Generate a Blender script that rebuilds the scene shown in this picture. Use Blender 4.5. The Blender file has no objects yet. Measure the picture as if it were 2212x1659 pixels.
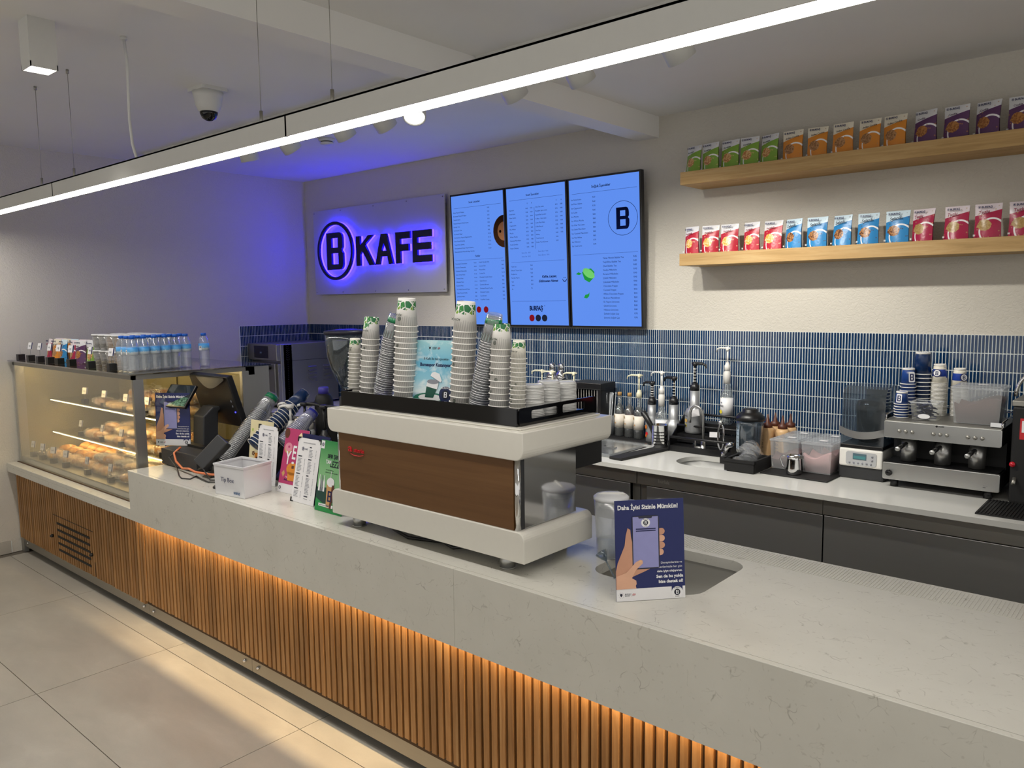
import bpy, math, random
from math import sin, cos, pi, radians as rad
from mathutils import Vector, Matrix
S = bpy.context.scene
COL = S.collection
rnd = random.Random(7)

# ------------------------------------------------------------------ camera
YAW, PITCH, ROLL = rad(41.066), rad(5.999), rad(-0.682)
fw = Vector((-sin(YAW) * cos(PITCH), cos(YAW) * cos(PITCH), -sin(PITCH)))
rt = Vector((cos(YAW), sin(YAW), 0))
up = rt.cross(fw)
r2 = cos(ROLL) * rt + sin(ROLL) * up
u2 = -sin(ROLL) * rt + cos(ROLL) * up
cam = bpy.data.objects.new('camera', bpy.data.cameras.new('camera'))
COL.objects.link(cam)
M = Matrix((r2, u2, -fw)).transposed().to_4x4()
M.translation = Vector((0, 0, 1.76))
cam.matrix_world = M
cam.data.sensor_width = 36
cam.data.lens = 1700.2 / 2212 * 36
cam.data.clip_start = 0.05
S.camera = cam

# ------------------------------------------------------------------ world, exposure, area lamps
W = bpy.data.worlds.new('store'); S.world = W; W.use_nodes = True
W.node_tree.nodes['Background'].inputs[0].default_value = (1.0, 0.965, 0.91, 1)
W.node_tree.nodes['Background'].inputs[1].default_value = 0.85
vs = S.view_settings
vs.view_transform = 'Standard'; vs.look = 'None'; vs.gamma = 1; vs.use_curve_mapping = False
vs.exposure = 0.0
cy = S.cycles
cy.use_denoising = True
cy.max_bounces = 7; cy.diffuse_bounces = 3; cy.glossy_bounces = 4; cy.transmission_bounces = 4
cy.transparent_max_bounces = 40
cy.caustics_reflective = False; cy.caustics_refractive = False
cy.sample_clamp_indirect = 4.0
cy.use_adaptive_sampling = True; cy.adaptive_threshold = 0.02

def lamp(name, kind, loc, energy, color=(1, 1, 1), target=None, **k):
    d = bpy.data.lights.new(name, kind); d.energy = energy; d.color = color
    for a, b in k.items(): setattr(d, a, b)
    o = bpy.data.objects.new(name, d); COL.objects.link(o); o.location = loc
    if target is not None:
        o.rotation_euler = (Vector(target) - Vector(loc)).to_track_quat('-Z', 'Y').to_euler()
    return o

WARM = (1.0, 0.70, 0.36)
# warm LED tape under the lip of the counter front
lamp('led_tape_light', 'AREA', (-3.0, 1.832, 0.645), 34, WARM, (-3.0, 1.834, 0.0), shape='RECTANGLE', size=6.7, size_y=0.006)

# ------------------------------------------------------------------ helpers
def lin(c):
    if isinstance(c, str):
        c = c.lstrip('#'); c = [int(c[i:i + 2], 16) / 255 for i in (0, 2, 4)]
        return tuple(x / 12.92 if x <= 0.04045 else ((x + 0.055) / 1.055) ** 2.4 for x in c)
    return tuple(c)

class NT:
    def __init__(s, name):
        s.m = bpy.data.materials.new(name); s.m.use_nodes = True
        s.t = s.m.node_tree; s.n = s.t.nodes; s.l = s.t.links
        s.out = s.n['Material Output']; s.b = s.n['Principled BSDF']
    def add(s, ty, ins=None, **k):
        n = s.n.new(ty)
        for a, b in k.items(): setattr(n, a, b)
        for i, v in (ins or {}).items():
            if isinstance(v, bpy.types.NodeSocket): s.l.new(v, n.inputs[i])
            else: n.inputs[i].default_value = v
        return n
    def link(s, a, b): s.l.new(a, b)
    def coord(s, kind='Object'): return s.add('ShaderNodeTexCoord').outputs[kind]
    def map(s, vec, scale=(1, 1, 1), loc=(0, 0, 0), rot=(0, 0, 0)):
        return s.add('ShaderNodeMapping', {0: vec, 'Scale': scale, 'Location': loc, 'Rotation': rot}).outputs[0]
    def noise(s, vec, scale, detail=2, rough=0.5, dist=0.0):
        return s.add('ShaderNodeTexNoise', {'Vector': vec, 'Scale': scale, 'Detail': detail, 'Roughness': rough, 'Distortion': dist}).outputs['Fac']
    def ramp(s, fac, stops, interp='LINEAR'):
        r = s.add('ShaderNodeValToRGB', {0: fac}); e = r.color_ramp; e.interpolation = interp
        while len(e.elements) < len(stops): e.elements.new(0.5)
        for el, (p, c) in zip(e.elements, stops):
            el.position = p; c = lin(c) if not isinstance(c, (int, float)) else (c, c, c)
            el.color = (*c[:3], 1)
        return r.outputs[0]
    def mix(s, fac, a, b, mode='MIX'):
        n = s.add('ShaderNodeMix', data_type='RGBA', blend_type=mode)
        for i, v in ((0, fac), (6, a), (7, b)):
            if isinstance(v, bpy.types.NodeSocket): s.l.new(v, n.inputs[i])
            elif i == 0: n.inputs[0].default_value = v
            else: n.inputs[i].default_value = (*lin(v)[:3], 1)
        return n.outputs[2]
    def math(s, op, a, b=0.0, c=0.0):
        n = s.add('ShaderNodeMath', operation=op)
        for i, v in enumerate((a, b, c)):
            if isinstance(v, bpy.types.NodeSocket): s.l.new(v, n.inputs[i])
            else: n.inputs[i].default_value = v
        return n.outputs[0]
    def bump(s, h, strength=0.3, dist=0.01):
        n = s.add('ShaderNodeBump', {'Height': h, 'Strength': strength, 'Distance': dist})
        s.l.new(n.outputs[0], s.b.inputs['Normal'])
    def set(s, **k):
        nm = dict(color='Base Color', rough='Roughness', metal='Metallic', spec='Specular IOR Level', coat='Coat Weight',
                  emit='Emission Color', estr='Emission Strength', aniso='Anisotropic', trans='Transmission Weight', alpha='Alpha', sheen='Sheen Weight')
        for a, v in k.items():
            i = s.b.inputs[nm[a]]
            if isinstance(v, bpy.types.NodeSocket): s.l.new(v, i)
            elif a in ('color', 'emit'): i.default_value = (*lin(v)[:3], 1)
            else: i.default_value = v
        return s

MATS = {}
def pm(name, color, rough=0.5, metal=0.0, var=0.06, scale=40, **k):
    """plain procedural material: colour with slight noise variation"""
    if name in MATS: return MATS[name]
    t = NT(name); c = lin(color)
    n = t.noise(t.coord(), scale, 3)
    col = t.mix(n, [x * (1 - var) for x in c], [min(1, x * (1 + var)) for x in c])
    t.set(color=col, rough=rough, metal=metal, **k)
    MATS[name] = t.m
    return t.m

def glassy(name, tint=(1, 1, 1), base=0.06, edge=0.55, rough=0.05, body=(0.9, 0.92, 0.95), bodymix=0.0):
    """thin clear sheet: see-through straight on, reflective towards grazing angles"""
    t = NT(name)
    lw = t.add('ShaderNodeLayerWeight', {'Blend': 0.5}).outputs['Facing']
    n = t.noise(t.coord(), 30, 2)
    p = t.math('POWER', lw, 2.0)
    f = t.math('MULTIPLY_ADD', p, edge, t.math('MULTIPLY_ADD', n, 0.02, base))
    tr = t.add('ShaderNodeBsdfTransparent', {0: (*tint, 1)}).outputs[0]
    gl = t.add('ShaderNodeBsdfGlossy', {0: (1, 1, 1, 1), 'Roughness': rough}).outputs[0]
    if bodymix > 0:
        df = t.add('ShaderNodeBsdfDiffuse', {0: (*body, 1)}).outputs[0]
        tr = t.add('ShaderNodeMixShader', {0: bodymix, 1: tr, 2: df}).outputs[0]
    mx = t.add('ShaderNodeMixShader', {0: f, 1: tr, 2: gl}).outputs[0]
    t.link(mx, t.out.inputs[0]); t.n.remove(t.b)
    MATS[name] = t.m
    return t.m

def emis(name, color, strength):
    t = NT(name)
    n = t.noise(t.coord(), 3, 1)
    c = lin(color)
    t.set(color=(0, 0, 0), emit=t.mix(n, [x * 0.98 for x in c], c), estr=strength, spec=0.1)
    MATS[name] = t.m
    return t.m

class MB:
    """mesh builder; all shapes added to one instance end up in ONE mesh object"""
    def __init__(s): s.v = []; s.f = []; s.sm = []
    def quadset(s, vs, fs, smooth=False):
        o = len(s.v); s.v += [tuple(p) for p in vs]
        for f in fs: s.f.append(tuple(i + o for i in f)); s.sm.append(smooth)
        return s
    def box(s, x0, x1, y0, y1, z0, z1):
        v = [(x, y, z) for x in (x0, x1) for y in (y0, y1) for z in (z0, z1)]
        return s.quadset(v, [(0, 1, 3, 2), (4, 6, 7, 5), (0, 4, 5, 1), (2, 3, 7, 6), (0, 2, 6, 4), (1, 5, 7, 3)])
    def lathe(s, prof, n=20, c=(0, 0, 0), smooth=True, sx=1, sy=1, axis=None):
        vs = []
        for r, z in prof:
            for k in range(n):
                a = 2 * pi * k / n; vs.append((r * cos(a) * sx, r * sin(a) * sy, z))
        if axis is not None:
            q = Vector((0, 0, 1)).rotation_difference(Vector(axis)); vs = [tuple(q @ Vector(p)) for p in vs]
        vs = [(p[0] + c[0], p[1] + c[1], p[2] + c[2]) for p in vs]
        fs = [(i * n + k, i * n + (k + 1) % n, (i + 1) * n + (k + 1) % n, (i + 1) * n + k) for i in range(len(prof) - 1) for k in range(n)]
        if prof[0][0] > 1e-6: fs.append(tuple(range(n - 1, -1, -1)))
        if prof[-1][0] > 1e-6: fs.append(tuple((len(prof) - 1) * n + k for k in range(n)))
        return s.quadset(vs, fs, smooth)
    def cyl(s, a, b, r, n=14, r2=None, smooth=True):
        a = Vector(a); b = Vector(b); L = (b - a).length
        return s.lathe([(r, 0), (r if r2 is None else r2, L)], n, tuple(a), smooth, axis=(b - a) / L)
    def tube(s, pts, r, n=8, closed=False):
        pts = [Vector(p) for p in pts]; m = len(pts); vs = []; nrm = None
        rr = r if isinstance(r, (list, tuple)) else [r] * m
        for i, p in enumerate(pts):
            t = (pts[(i + 1) % m] - pts[i - 1]) if closed else (pts[min(i + 1, m - 1)] - pts[max(i - 1, 0)])
            t.normalize()
            if nrm is None: nrm = t.orthogonal().normalized()
            nrm = (nrm - t * nrm.dot(t)).normalized(); bi = t.cross(nrm)
            for k in range(n):
                a = 2 * pi * k / n; vs.append(tuple(p + (nrm * cos(a) + bi * sin(a)) * rr[i]))
        fs = [(i * n + k, i * n + (k + 1) % n, ((i + 1) % m) * n + (k + 1) % n, ((i + 1) % m) * n + k) for i in range(m if closed else m - 1) for k in range(n)]
        if not closed: fs += [tuple(range(n - 1, -1, -1)), tuple((m - 1) * n + k for k in range(n))]
        return s.quadset(vs, fs, True)
    def prism(s, poly, h0, h1, plane='xy', smooth=False):
        n = len(poly)
        f = {'xy': lambda a, b, h: (a, b, h), 'xz': lambda a, b, h: (a, h, b), 'yz': lambda a, b, h: (h, a, b)}[plane]
        vs = [f(a, b, h0) for a, b in poly] + [f(a, b, h1) for a, b in poly]
        fs = [tuple(range(n - 1, -1, -1)), tuple(range(n, 2 * n))] + [(i, (i + 1) % n, n + (i + 1) % n, n + i) for i in range(n)]
        return s.quadset(vs, fs, smooth)
    def grid(s, f, nu, nv, smooth=True):
        vs = [f(i / nu, j / nv) for j in range(nv + 1) for i in range(nu + 1)]
        fs = [(j * (nu + 1) + i, j * (nu + 1) + i + 1, (j + 1) * (nu + 1) + i + 1, (j + 1) * (nu + 1) + i) for j in range(nv) for i in range(nu)]
        return s.quadset(vs, fs, smooth)
    def mesh(s, name, mat):
        me = bpy.data.meshes.new(name); me.from_pydata(s.v, [], s.f)
        me.polygons.foreach_set('use_smooth', s.sm); me.update()
        import bmesh
        bm = bmesh.new(); bm.from_mesh(me); bmesh.ops.recalc_face_normals(bm, faces=bm.faces); bm.to_mesh(me); bm.free()
        if mat is not None: me.materials.append(mat)
        return me

def link(name, data, parent=None, loc=None, rot=None):
    o = bpy.data.objects.new(name, data); COL.objects.link(o)
    if parent is not None: o.parent = parent
    if loc is not None: o.location = loc
    if rot is not None: o.rotation_euler = rot
    return o
def obj(name, mb, mat, parent=None, loc=None, rot=None, bevel=0, seg=2, autosm=False):
    o = link(name, mb.mesh(name, mat), parent, loc, rot)
    if bevel:
        m = o.modifiers.new('edge', 'BEVEL'); m.width = bevel; m.segments = seg; m.limit_method = 'ANGLE'; m.angle_limit = rad(40)
    return o
def tag(o, label=None, cat=None, group=None, kind=None):
    if label: o['label'] = label
    if cat: o['category'] = cat
    if group: o['group'] = group
    if kind: o['kind'] = kind
    return o
def thing(name, label, cat, loc=(0, 0, 0), rot=(0, 0, 0), group=None):
    return tag(link(name, None, None, loc, rot), label, cat, group)
def kids(o): return [c for c in bpy.data.objects if c.parent == o]
def proto_tree(o): return (o, [(c, kids(c)) for c in kids(o)])
def dup(tree, loc, rot=None, label=None, group=None):
    """copy of a thing with copies of its parts and sub-parts"""
    o, ch = tree
    r = o.copy(); COL.objects.link(r); r.location = loc
    if rot is not None: r.rotation_euler = rot
    if label: r['label'] = label
    if group: r['group'] = group
    for c, gs in ch:
        k = c.copy(); COL.objects.link(k); k.parent = r
        for g in gs:
            d = g.copy(); COL.objects.link(d); d.parent = k
    return r
def to_mesh(name, curve, mat):
    tmp = bpy.data.objects.new(name, curve)
    me = bpy.data.meshes.new_from_object(tmp); me.name = name
    bpy.data.objects.remove(tmp); bpy.data.curves.remove(curve)
    me.materials.clear()
    if mat is not None: me.materials.append(mat)
    me.polygons.foreach_set('use_smooth', [False] * len(me.polygons))
    return me
def text(name, body, cap, loc, mat, parent=None, rot=(pi / 2, 0, 0), align='LEFT', bold=0.0, ext=0.0002, width=1.0, lsp=1.0, shear=0.0, wsp=1.0):
    """raised lettering; cap = height of a capital letter"""
    c = bpy.data.curves.new(name, 'FONT'); c.body = body; c.size = cap / 0.682; c.align_x = align
    c.extrude = ext; c.offset = bold * cap; c.resolution_u = 2; c.space_line = lsp; c.shear = shear; c.space_character = wsp
    o = link(name, to_mesh(name, c, mat), parent, loc, rot); o.scale = (width, 1, 1)
    return o
def flat(name, loops, mat, parent=None, loc=(0, 0, 0), ext=0.0002, rot=(pi / 2, 0, 0)):
    """flat printed or cut shape: outlines (first = outer, others = holes or islands)"""
    c = bpy.data.curves.new(name, 'CURVE'); c.dimensions = '2D'; c.fill_mode = 'BOTH'; c.extrude = ext
    for lp in loops:
        sp = c.splines.new('POLY'); sp.points.add(len(lp) - 1)
        for p, q in zip(sp.points, lp): p.co = (q[0], q[1], 0, 1)
        sp.use_cyclic_u = True
    return link(name, to_mesh(name, c, mat), parent, loc, rot)
def rect(x0, x1, y0, y1): return [(x0, y0), (x1, y0), (x1, y1), (x0, y1)]
def rrect(x0, x1, y0, y1, r, n=5):
    out = []
    for cx, cz, a0 in ((x1 - r, y0 + r, -pi / 2), (x1 - r, y1 - r, 0), (x0 + r, y1 - r, pi / 2), (x0 + r, y0 + r, pi)):
        for k in range(n + 1):
            a = a0 + pi / 2 * k / n; out.append((cx + r * cos(a), cz + r * sin(a)))
    return out
def ell(cx, cz, rx, rz, n=28, a0=0.0): return [(cx + rx * cos(2 * pi * k / n + a0), cz + rz * sin(2 * pi * k / n + a0)) for k in range(n)]
def bshape(cx, cz, w, h):
    """heavy condensed capital B with two counters"""
    x0 = cx - w / 2; t = w * 0.30; r = w * 0.2
    x1 = cx + w / 2; zm = cz + h * 0.02
    out = [(x0, cz - h / 2), (x1 - r, cz - h / 2)] + [(x1 - r + r * sin(a), cz - h / 2 + r - r * cos(a)) for a in (0.5, 1.0, 1.57)]
    out += [(x1, zm - h * 0.08), (x1 - w * 0.1, zm), (x1 - w * 0.02, zm + h * 0.08), (x1 - w * 0.02, cz + h / 2 - r)]
    out += [(x1 - w * 0.02 - r + r * cos(a), cz + h / 2 - r + r * sin(a)) for a in (0.5, 1.0, 1.57)] + [(x0, cz + h / 2)]
    a = [(x0 + t, cz - h / 2 + h * 0.15), (x1 - t * 0.95, cz - h / 2 + h * 0.15), (x1 - t * 0.95, zm - h * 0.075), (x0 + t, zm - h * 0.075)]
    b = [(x0 + t, zm + h * 0.075), (x1 - t, zm + h * 0.075), (x1 - t, cz + h / 2 - h * 0.15), (x0 + t, cz + h / 2 - h * 0.15)]
    return [out, a[::-1], b[::-1]]
def ordn(i): return ['first', 'second', 'third', 'fourth', 'fifth', 'sixth', 'seventh', 'eighth', 'ninth', 'tenth', 'eleventh', 'twelfth', 'thirteenth', 'fourteenth', 'fifteenth', 'sixteenth', 'seventeenth', 'eighteenth', 'nineteenth', 'twentieth', 'twenty-first', 'twenty-second', 'twenty-third', 'twenty-fourth', 'twenty-fifth', 'twenty-sixth', 'twenty-seventh', 'twenty-eighth', 'twenty-ninth', 'thirtieth', 'thirty-first', 'thirty-second', 'thirty-third', 'thirty-fourth', 'thirty-fifth', 'thirty-sixth', 'thirty-seventh', 'thirty-eighth', 'thirty-ninth', 'fortieth'][i]

# ------------------------------------------------------------------ materials
def plaster(name, col, s=1.0):
    t = NT(name); v = t.coord()
    big = t.noise(v, 1.3, 3)
    col = t.mix(t.math('MULTIPLY', big, 0.5), lin(col), [x * 0.9 for x in lin(col)])
    ridge = t.add('ShaderNodeTexVoronoi', {'Vector': t.map(t.mix(0.06, v, t.add('ShaderNodeTexNoise', {'Vector': v, 'Scale': 25.0}).outputs['Color']), (1, 1, 1.25)), 'Scale': 38.0 * s}, feature='DISTANCE_TO_EDGE').outputs['Distance']
    worm = t.noise(v, 60 * s, 4, 0.6, 1.2)
    h = t.math('ADD', t.math('MULTIPLY', t.math('MINIMUM', ridge, 0.22), 2.0), worm)
    t.set(color=col, rough=0.92, spec=0.2); t.bump(h, 0.55, 0.004)
    return t.m
M_WALL = plaster('wall_plaster', '#cfcabf')
def ceiling_m():
    t = NT('ceiling_paint'); n = t.noise(t.coord(), 2.2, 3)
    t.set(color=t.mix(n, '#e3e2df', '#eae9e6'), rough=0.9, spec=0.2); t.bump(t.noise(t.coord(), 120, 2), 0.06, 0.002)
    return t.m
M_CEIL = ceiling_m()
def floor_m():
    t = NT('floor_porcelain'); v = t.coord(); oi = t.add('ShaderNodeObjectInfo').outputs['Random']
    off = t.add('ShaderNodeVectorMath', {0: v, 1: t.add('ShaderNodeCombineXYZ', {0: t.math('MULTIPLY', oi, 37.0), 1: t.math('MULTIPLY', oi, 11.0)}).outputs[0]}, operation='ADD').outputs[0]
    n = t.noise(t.map(off, (1, 2.2, 1)), 2.2, 5, 0.6, 0.4); f = t.noise(off, 160, 2)
    c = t.ramp(n, [(0.3, '#a9a49a'), (0.55, '#b5b0a5'), (0.75, '#c2bdb2')])
    t.set(color=t.mix(t.math('MULTIPLY', f, 0.18), c, '#8d887e'), rough=t.math('MULTIPLY_ADD', n, 0.25, 0.28), spec=0.4)
    return t.m
M_FLOOR = floor_m()
def quartz():
    t = NT('quartz_stone'); v = t.coord()
    wr = t.add('ShaderNodeVectorMath', {0: v, 1: t.add('ShaderNodeVectorMath', {0: t.add('ShaderNodeTexNoise', {'Vector': v, 'Scale': 9.0, 'Detail': 3.0}).outputs['Color'], 1: (0.14, 0.14, 0.14)}, operation='MULTIPLY').outputs[0]}, operation='ADD').outputs[0]
    d = t.add('ShaderNodeTexVoronoi', {'Vector': wr, 'Scale': 17.0, 'Randomness': 1.0}, feature='DISTANCE_TO_EDGE').outputs['Distance']
    vein = t.ramp(d, [(0.0, 1.0), (0.03, 0.0)])
    br = t.ramp(t.noise(v, 15, 3, 0.6), [(0.53, 0.0), (0.66, 1.0)])
    k = t.math('MULTIPLY', t.math('MULTIPLY', vein, br), 0.5)
    cloud = t.noise(v, 5, 4, 0.6)
    base = t.mix(cloud, '#c9c7bd', '#d9d7ce')
    sp = t.ramp(t.noise(v, 75, 2), [(0.66, 0.0), (0.74, 0.22)])
    c = t.mix(sp, t.mix(k, base, '#6f675a'), '#8d867a')
    t.set(color=c, rough=0.22, spec=0.5)
    return t.m
M_QUARTZ = quartz()

def wood(name, c0, c1, c2, axis='z', rough=0.5, sc=1.0):
    t = NT(name); v = t.coord(); oi = t.add('ShaderNodeObjectInfo').outputs['Random']
    off = t.add('ShaderNodeVectorMath', {0: v, 1: t.add('ShaderNodeCombineXYZ', {0: t.math('MULTIPLY', oi, 13.0), 1: t.math('MULTIPLY', oi, 29.0), 2: t.math('MULTIPLY', oi, 7.0)}).outputs[0]}, operation='ADD').outputs[0]
    st = {'z': (1, 1, 0.06), 'x': (0.06, 1, 1)}[axis]
    n = t.noise(t.map(off, st), 42 * sc, 5, 0.65, 0.8); fine = t.noise(t.map(off, st), 260 * sc, 2, 0.6)
    c = t.ramp(n, [(0.25, c0), (0.5, c1), (0.75, c2)])
    sh = t.math('MULTIPLY_ADD', oi, 0.34, 0.80)
    c = t.mix(t.math('MULTIPLY', fine, 0.35), c, c0)
    hs = t.add('ShaderNodeHueSaturation', {'Value': sh, 'Color': c}).outputs[0]
    t.set(color=hs, rough=rough, spec=0.35); t.bump(fine, 0.12, 0.002)
    return t.m
M_SLAT = wood('oak_slat', '#8a6138', '#a97c4c', '#bd9463')
M_SHELF = wood('oak_shelf', '#a1814f', '#bd9a66', '#cdb07f', 'x', 0.55)
M_PANEL = wood('walnut_panel', '#5d3f22', '#6f4d2c', '#7d5a36', 'x', 0.42, 0.35)
def steel(name, col='#b4b5b4', rough=0.28, axis='x', sc=220, aniso=0.0):
    t = NT(name); v = t.coord(); st = {'x': (0.012, 1, 1), 'z': (1, 1, 0.012)}[axis]
    n = t.noise(t.map(v, st), sc, 2, 0.6)
    t.set(color=t.mix(n, [x * 0.93 for x in lin(col)], lin(col)), metal=0.9, rough=t.math('MULTIPLY_ADD', n, 0.10, rough - 0.03), aniso=aniso)
    if aniso: t.b.inputs['Tangent'].links or t.link(t.add('ShaderNodeCombineXYZ', {0: 1.0}).outputs[0], t.b.inputs['Tangent'])
    MATS[name] = t.m
    return t.m
M_STEEL = steel('brushed_steel', '#c4c5c3', 0.40, 'x', 220, 0.75); M_STEELV = steel('brushed_steel_upright', '#b0b0ae', 0.3, 'z'); M_STEELD = steel('dull_steel', '#a3a19a', 0.42)
M_CHROME = pm('chrome', '#d9d9d9', 0.08, 1.0, 0.02)
M_BLACK = pm('black_plastic', '#111113', 0.35); M_BLACKM = pm('matt_black', '#0f0f10', 0.6); M_BLACKG = pm('gloss_black', '#050507', 0.06)
M_DGREY = pm('dark_grey_plastic', '#2e2f31', 0.5); M_WHITE = pm('white_plastic', '#e6e4de', 0.35); M_IVORY = pm('ivory_plastic', '#e8e3c4', 0.4)
M_PAINTW = pm('white_enamel', '#dcd9cf', 0.16, 0, 0.02); M_PAPERW = pm('white_paper', '#e9e8ea', 0.6, 0, 0.02); M_LAMPW = pm('lamp_white', '#d6d6d2', 0.45, 0, 0.02)
M_NAVY = pm('navy_print', '#10194f', 0.45); M_NAVYD = pm('dark_ink', '#12182c', 0.5); M_WPRINT = pm('white_print', '#eeeef0', 0.5)
M_RED = pm('red_print', '#c8242c', 0.4); M_GREY = pm('grey_print', '#8d8f98', 0.5)
M_TILE = pm('blue_glazed_tile', '#0d2f54', 0.12, 0, 0.5, 3.0, coat=0.3)
M_GROUT = pm('white_grout', '#e2e8e6', 0.8, 0, 0.03)
M_DARK = pm('shadow_gap', '#0b0b0b', 0.8)
M_GLASS = glassy('window_glass', (0.97, 0.98, 0.97), 0.05, 0.5, 0.0)
M_CLEAR = glassy('clear_plastic', (0.97, 0.98, 0.98), 0.05, 0.5, 0.12, (0.9, 0.92, 0.94), 0.05)
M_FROST = glassy('frosted_plastic', (0.95, 0.96, 0.97), 0.06, 0.4, 0.2, (0.85, 0.88, 0.9), 0.22)
M_SMOKE = glassy('smoked_plastic', (0.55, 0.63, 0.7), 0.07, 0.5, 0.05, (.3, .36, .4), 0.08)
M_TUBE = emis('lamp_diffuser', '#fffaf2', 26.0)

# ------------------------------------------------------------------ setting
XW, YW, ZC = -6.36, 4.39, 2.885     # left wall, back wall, ceiling
def struct(name, mb, mat, parent=None, **k):
    o = obj(name, mb, mat, parent, **k)
    if parent is None: o['kind'] = 'structure'
    return o
fl = struct('floor', MB().box(XW - 0.1, 3.2, -3.2, YW + 0.1, -0.12, -0.004), pm('floor_grout', '#6e675c', 0.9))
tile_me = MB().box(-0.5915, 0.5915, -0.2995, 0.2995, -0.008, 0.0).mesh('tile', M_FLOOR)
for i in range(8):
    for j in range(7):
        x = -5.686 + i * 1.1865; y = 1.4505 - (j - 1) * 0.6022
        link('tile', tile_me, fl, (x, y, 0))
struct('wall_left', MB().box(XW - 0.15, XW, -3.2, YW + 0.15, 0, ZC), M_WALL)
wb = struct('wall_back', MB().box(XW, 3.2, YW, YW + 0.15, 0, ZC), M_WALL)
struct('ceiling', MB().box(XW - 0.15, 3.2, -3.2, YW + 0.15, ZC, ZC + 0.12), M_CEIL)
struct('trim_1', MB().box(-2.745, -2.593, -3.2, YW, 2.758, ZC), M_CEIL)          # ceiling beam
bb = struct('baseboard_left', MB().box(XW, XW + 0.002, -3.2, 1.79, 0, 0.088), M_GROUT)
for k in range(5):
    obj('tile', MB().box(XW + 0.001, XW + 0.012, 1.785 - (k + 1) * 0.6, 1.785 - k * 0.6 - 0.003, 0.001, 0.09), M_FLOOR, bb)
# back-wall tiles: narrow upright finger tiles, 300 nearest ones singly, the others as one field
TP, TR, TW, TH = 0.0153, 0.0895, 0.0100, 0.0845
ZT = 1.57
obj('grout', MB().box(XW + 0.0, 0.6, YW - 0.004, YW - 0.0002, 0.86, ZT), M_GROUT, wb)
def tile_box(mb, x, z):
    j = rnd.uniform(-0.0006, 0.0006)
    return mb.box(x, x + TW, YW - 0.0075 + j, YW - 0.003, z - TH, z)
one = MB().box(0, TW, -0.0035, 0.001, -TH, 0).mesh('tile', M_TILE)
field = MB(); n_one = 0
ncol = int((0.6 - XW) / TP)
for c in range(ncol - 1, -1, -1):
    for r in range(8):
        x = XW + 0.004 + c * TP; z = ZT - 0.001 - r * TR
        if -1.26 < x < -0.63 and n_one < 300:
            link('tile', one, wb, (x, YW - 0.004 + rnd.uniform(-.0006, .0006), z)); n_one += 1
        else: tile_box(field, x, z)
tag(obj('tile_field', field, M_TILE, wb), kind='stuff')
wl = bpy.data.objects['wall_left']
side = MB()
for c in range(int((YW - 3.66) / TP)):
    for r in range(8):
        y = 3.664 + c * TP; z = ZT - 0.001 - r * TR
        side.box(XW + 0.003, XW + 0.0075, y, y + TW, z - TH, z)
obj('grout', MB().box(XW, XW + 0.004, 3.656, YW, 0.86, ZT), M_GROUT, wl)
tag(obj('tile_field', side, M_TILE, wl), kind='stuff')

# ------------------------------------------------------------------ ceiling lamps
def pendant(x0, x1, label, joints=()):
    t = thing('linear_pendant_lamp', label, 'lamp', ((x0 + x1) / 2, 1.555, 2.305), group='linear pendant lamps in one row')
    h = (x1 - x0) / 2 - 0.0015
    m = MB().box(-h, h, -0.041, -0.0355, 0.0, 0.07).box(-h, h, 0.0355, 0.041, 0.0, 0.07).box(-h, h, -0.041, 0.041, 0.064, 0.07).box(-h, -h + .003, -0.041, 0.041, 0.0, 0.07).box(h - .003, h, -0.041, 0.041, 0.0, 0.07)
    obj('housing', m, M_LAMPW, t)
    obj('diffuser', MB().box(-h + .003, h - .003, -0.0355, 0.0355, 0.001, 0.004), M_TUBE, t)
    return t
pn = [pendant(-6.34, -4.327, 'white linear pendant lamp at the far left, nearest the plain wall'),
      pendant(-4.327, -2.287, 'white linear pendant lamp in the middle of the row, below the dome camera'),
      pendant(-2.287, 0.6, 'white linear pendant lamp at the near end, passing the ceiling beam')]
for k, xs in ((0, (-4.576,)), (1, (-4.148, -2.492)), (2, (-2.086,))):
    for x in xs:
        w = obj('suspension_wire', MB().cyl((x, 1.555, 2.37), (x, 1.555, ZC), 0.0012, 6), M_STEELD)
        w.parent = pn[k]; w.matrix_parent_inverse = Matrix.Translation(-pn[k].location)
        w = obj('wire_gripper', MB().cyl((x, 1.555, 2.37), (x, 1.555, 2.425), 0.006, 8), M_STEELD)
        w.parent = pn[k]; w.matrix_parent_inverse = Matrix.Translation(-pn[k].location)
        w = obj('ceiling_mount', MB().cyl((x, 1.555, ZC - 0.018), (x, 1.555, ZC), 0.007, 8), M_STEELD)
        w.parent = pn[k]; w.matrix_parent_inverse = Matrix.Translation(-pn[k].location)
cab = MB().tube([(-3.48, 1.535, 2.885), (-3.47, 1.54, 2.78), (-3.50, 1.55, 2.65), (-3.515, 1.555, 2.56), (-3.50, 1.555, 2.45), (-3.47, 1.555, 2.39), (-3.44, 1.555, 2.373)], 0.0065, 8).lathe([(0.014, -0.012), (0.014, 0)], 10, (-3.48, 1.535, ZC))
tag(obj('power_cable', cab, M_LAMPW), 'white power cable dropping from the ceiling to the middle pendant lamp', 'cable')

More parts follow.
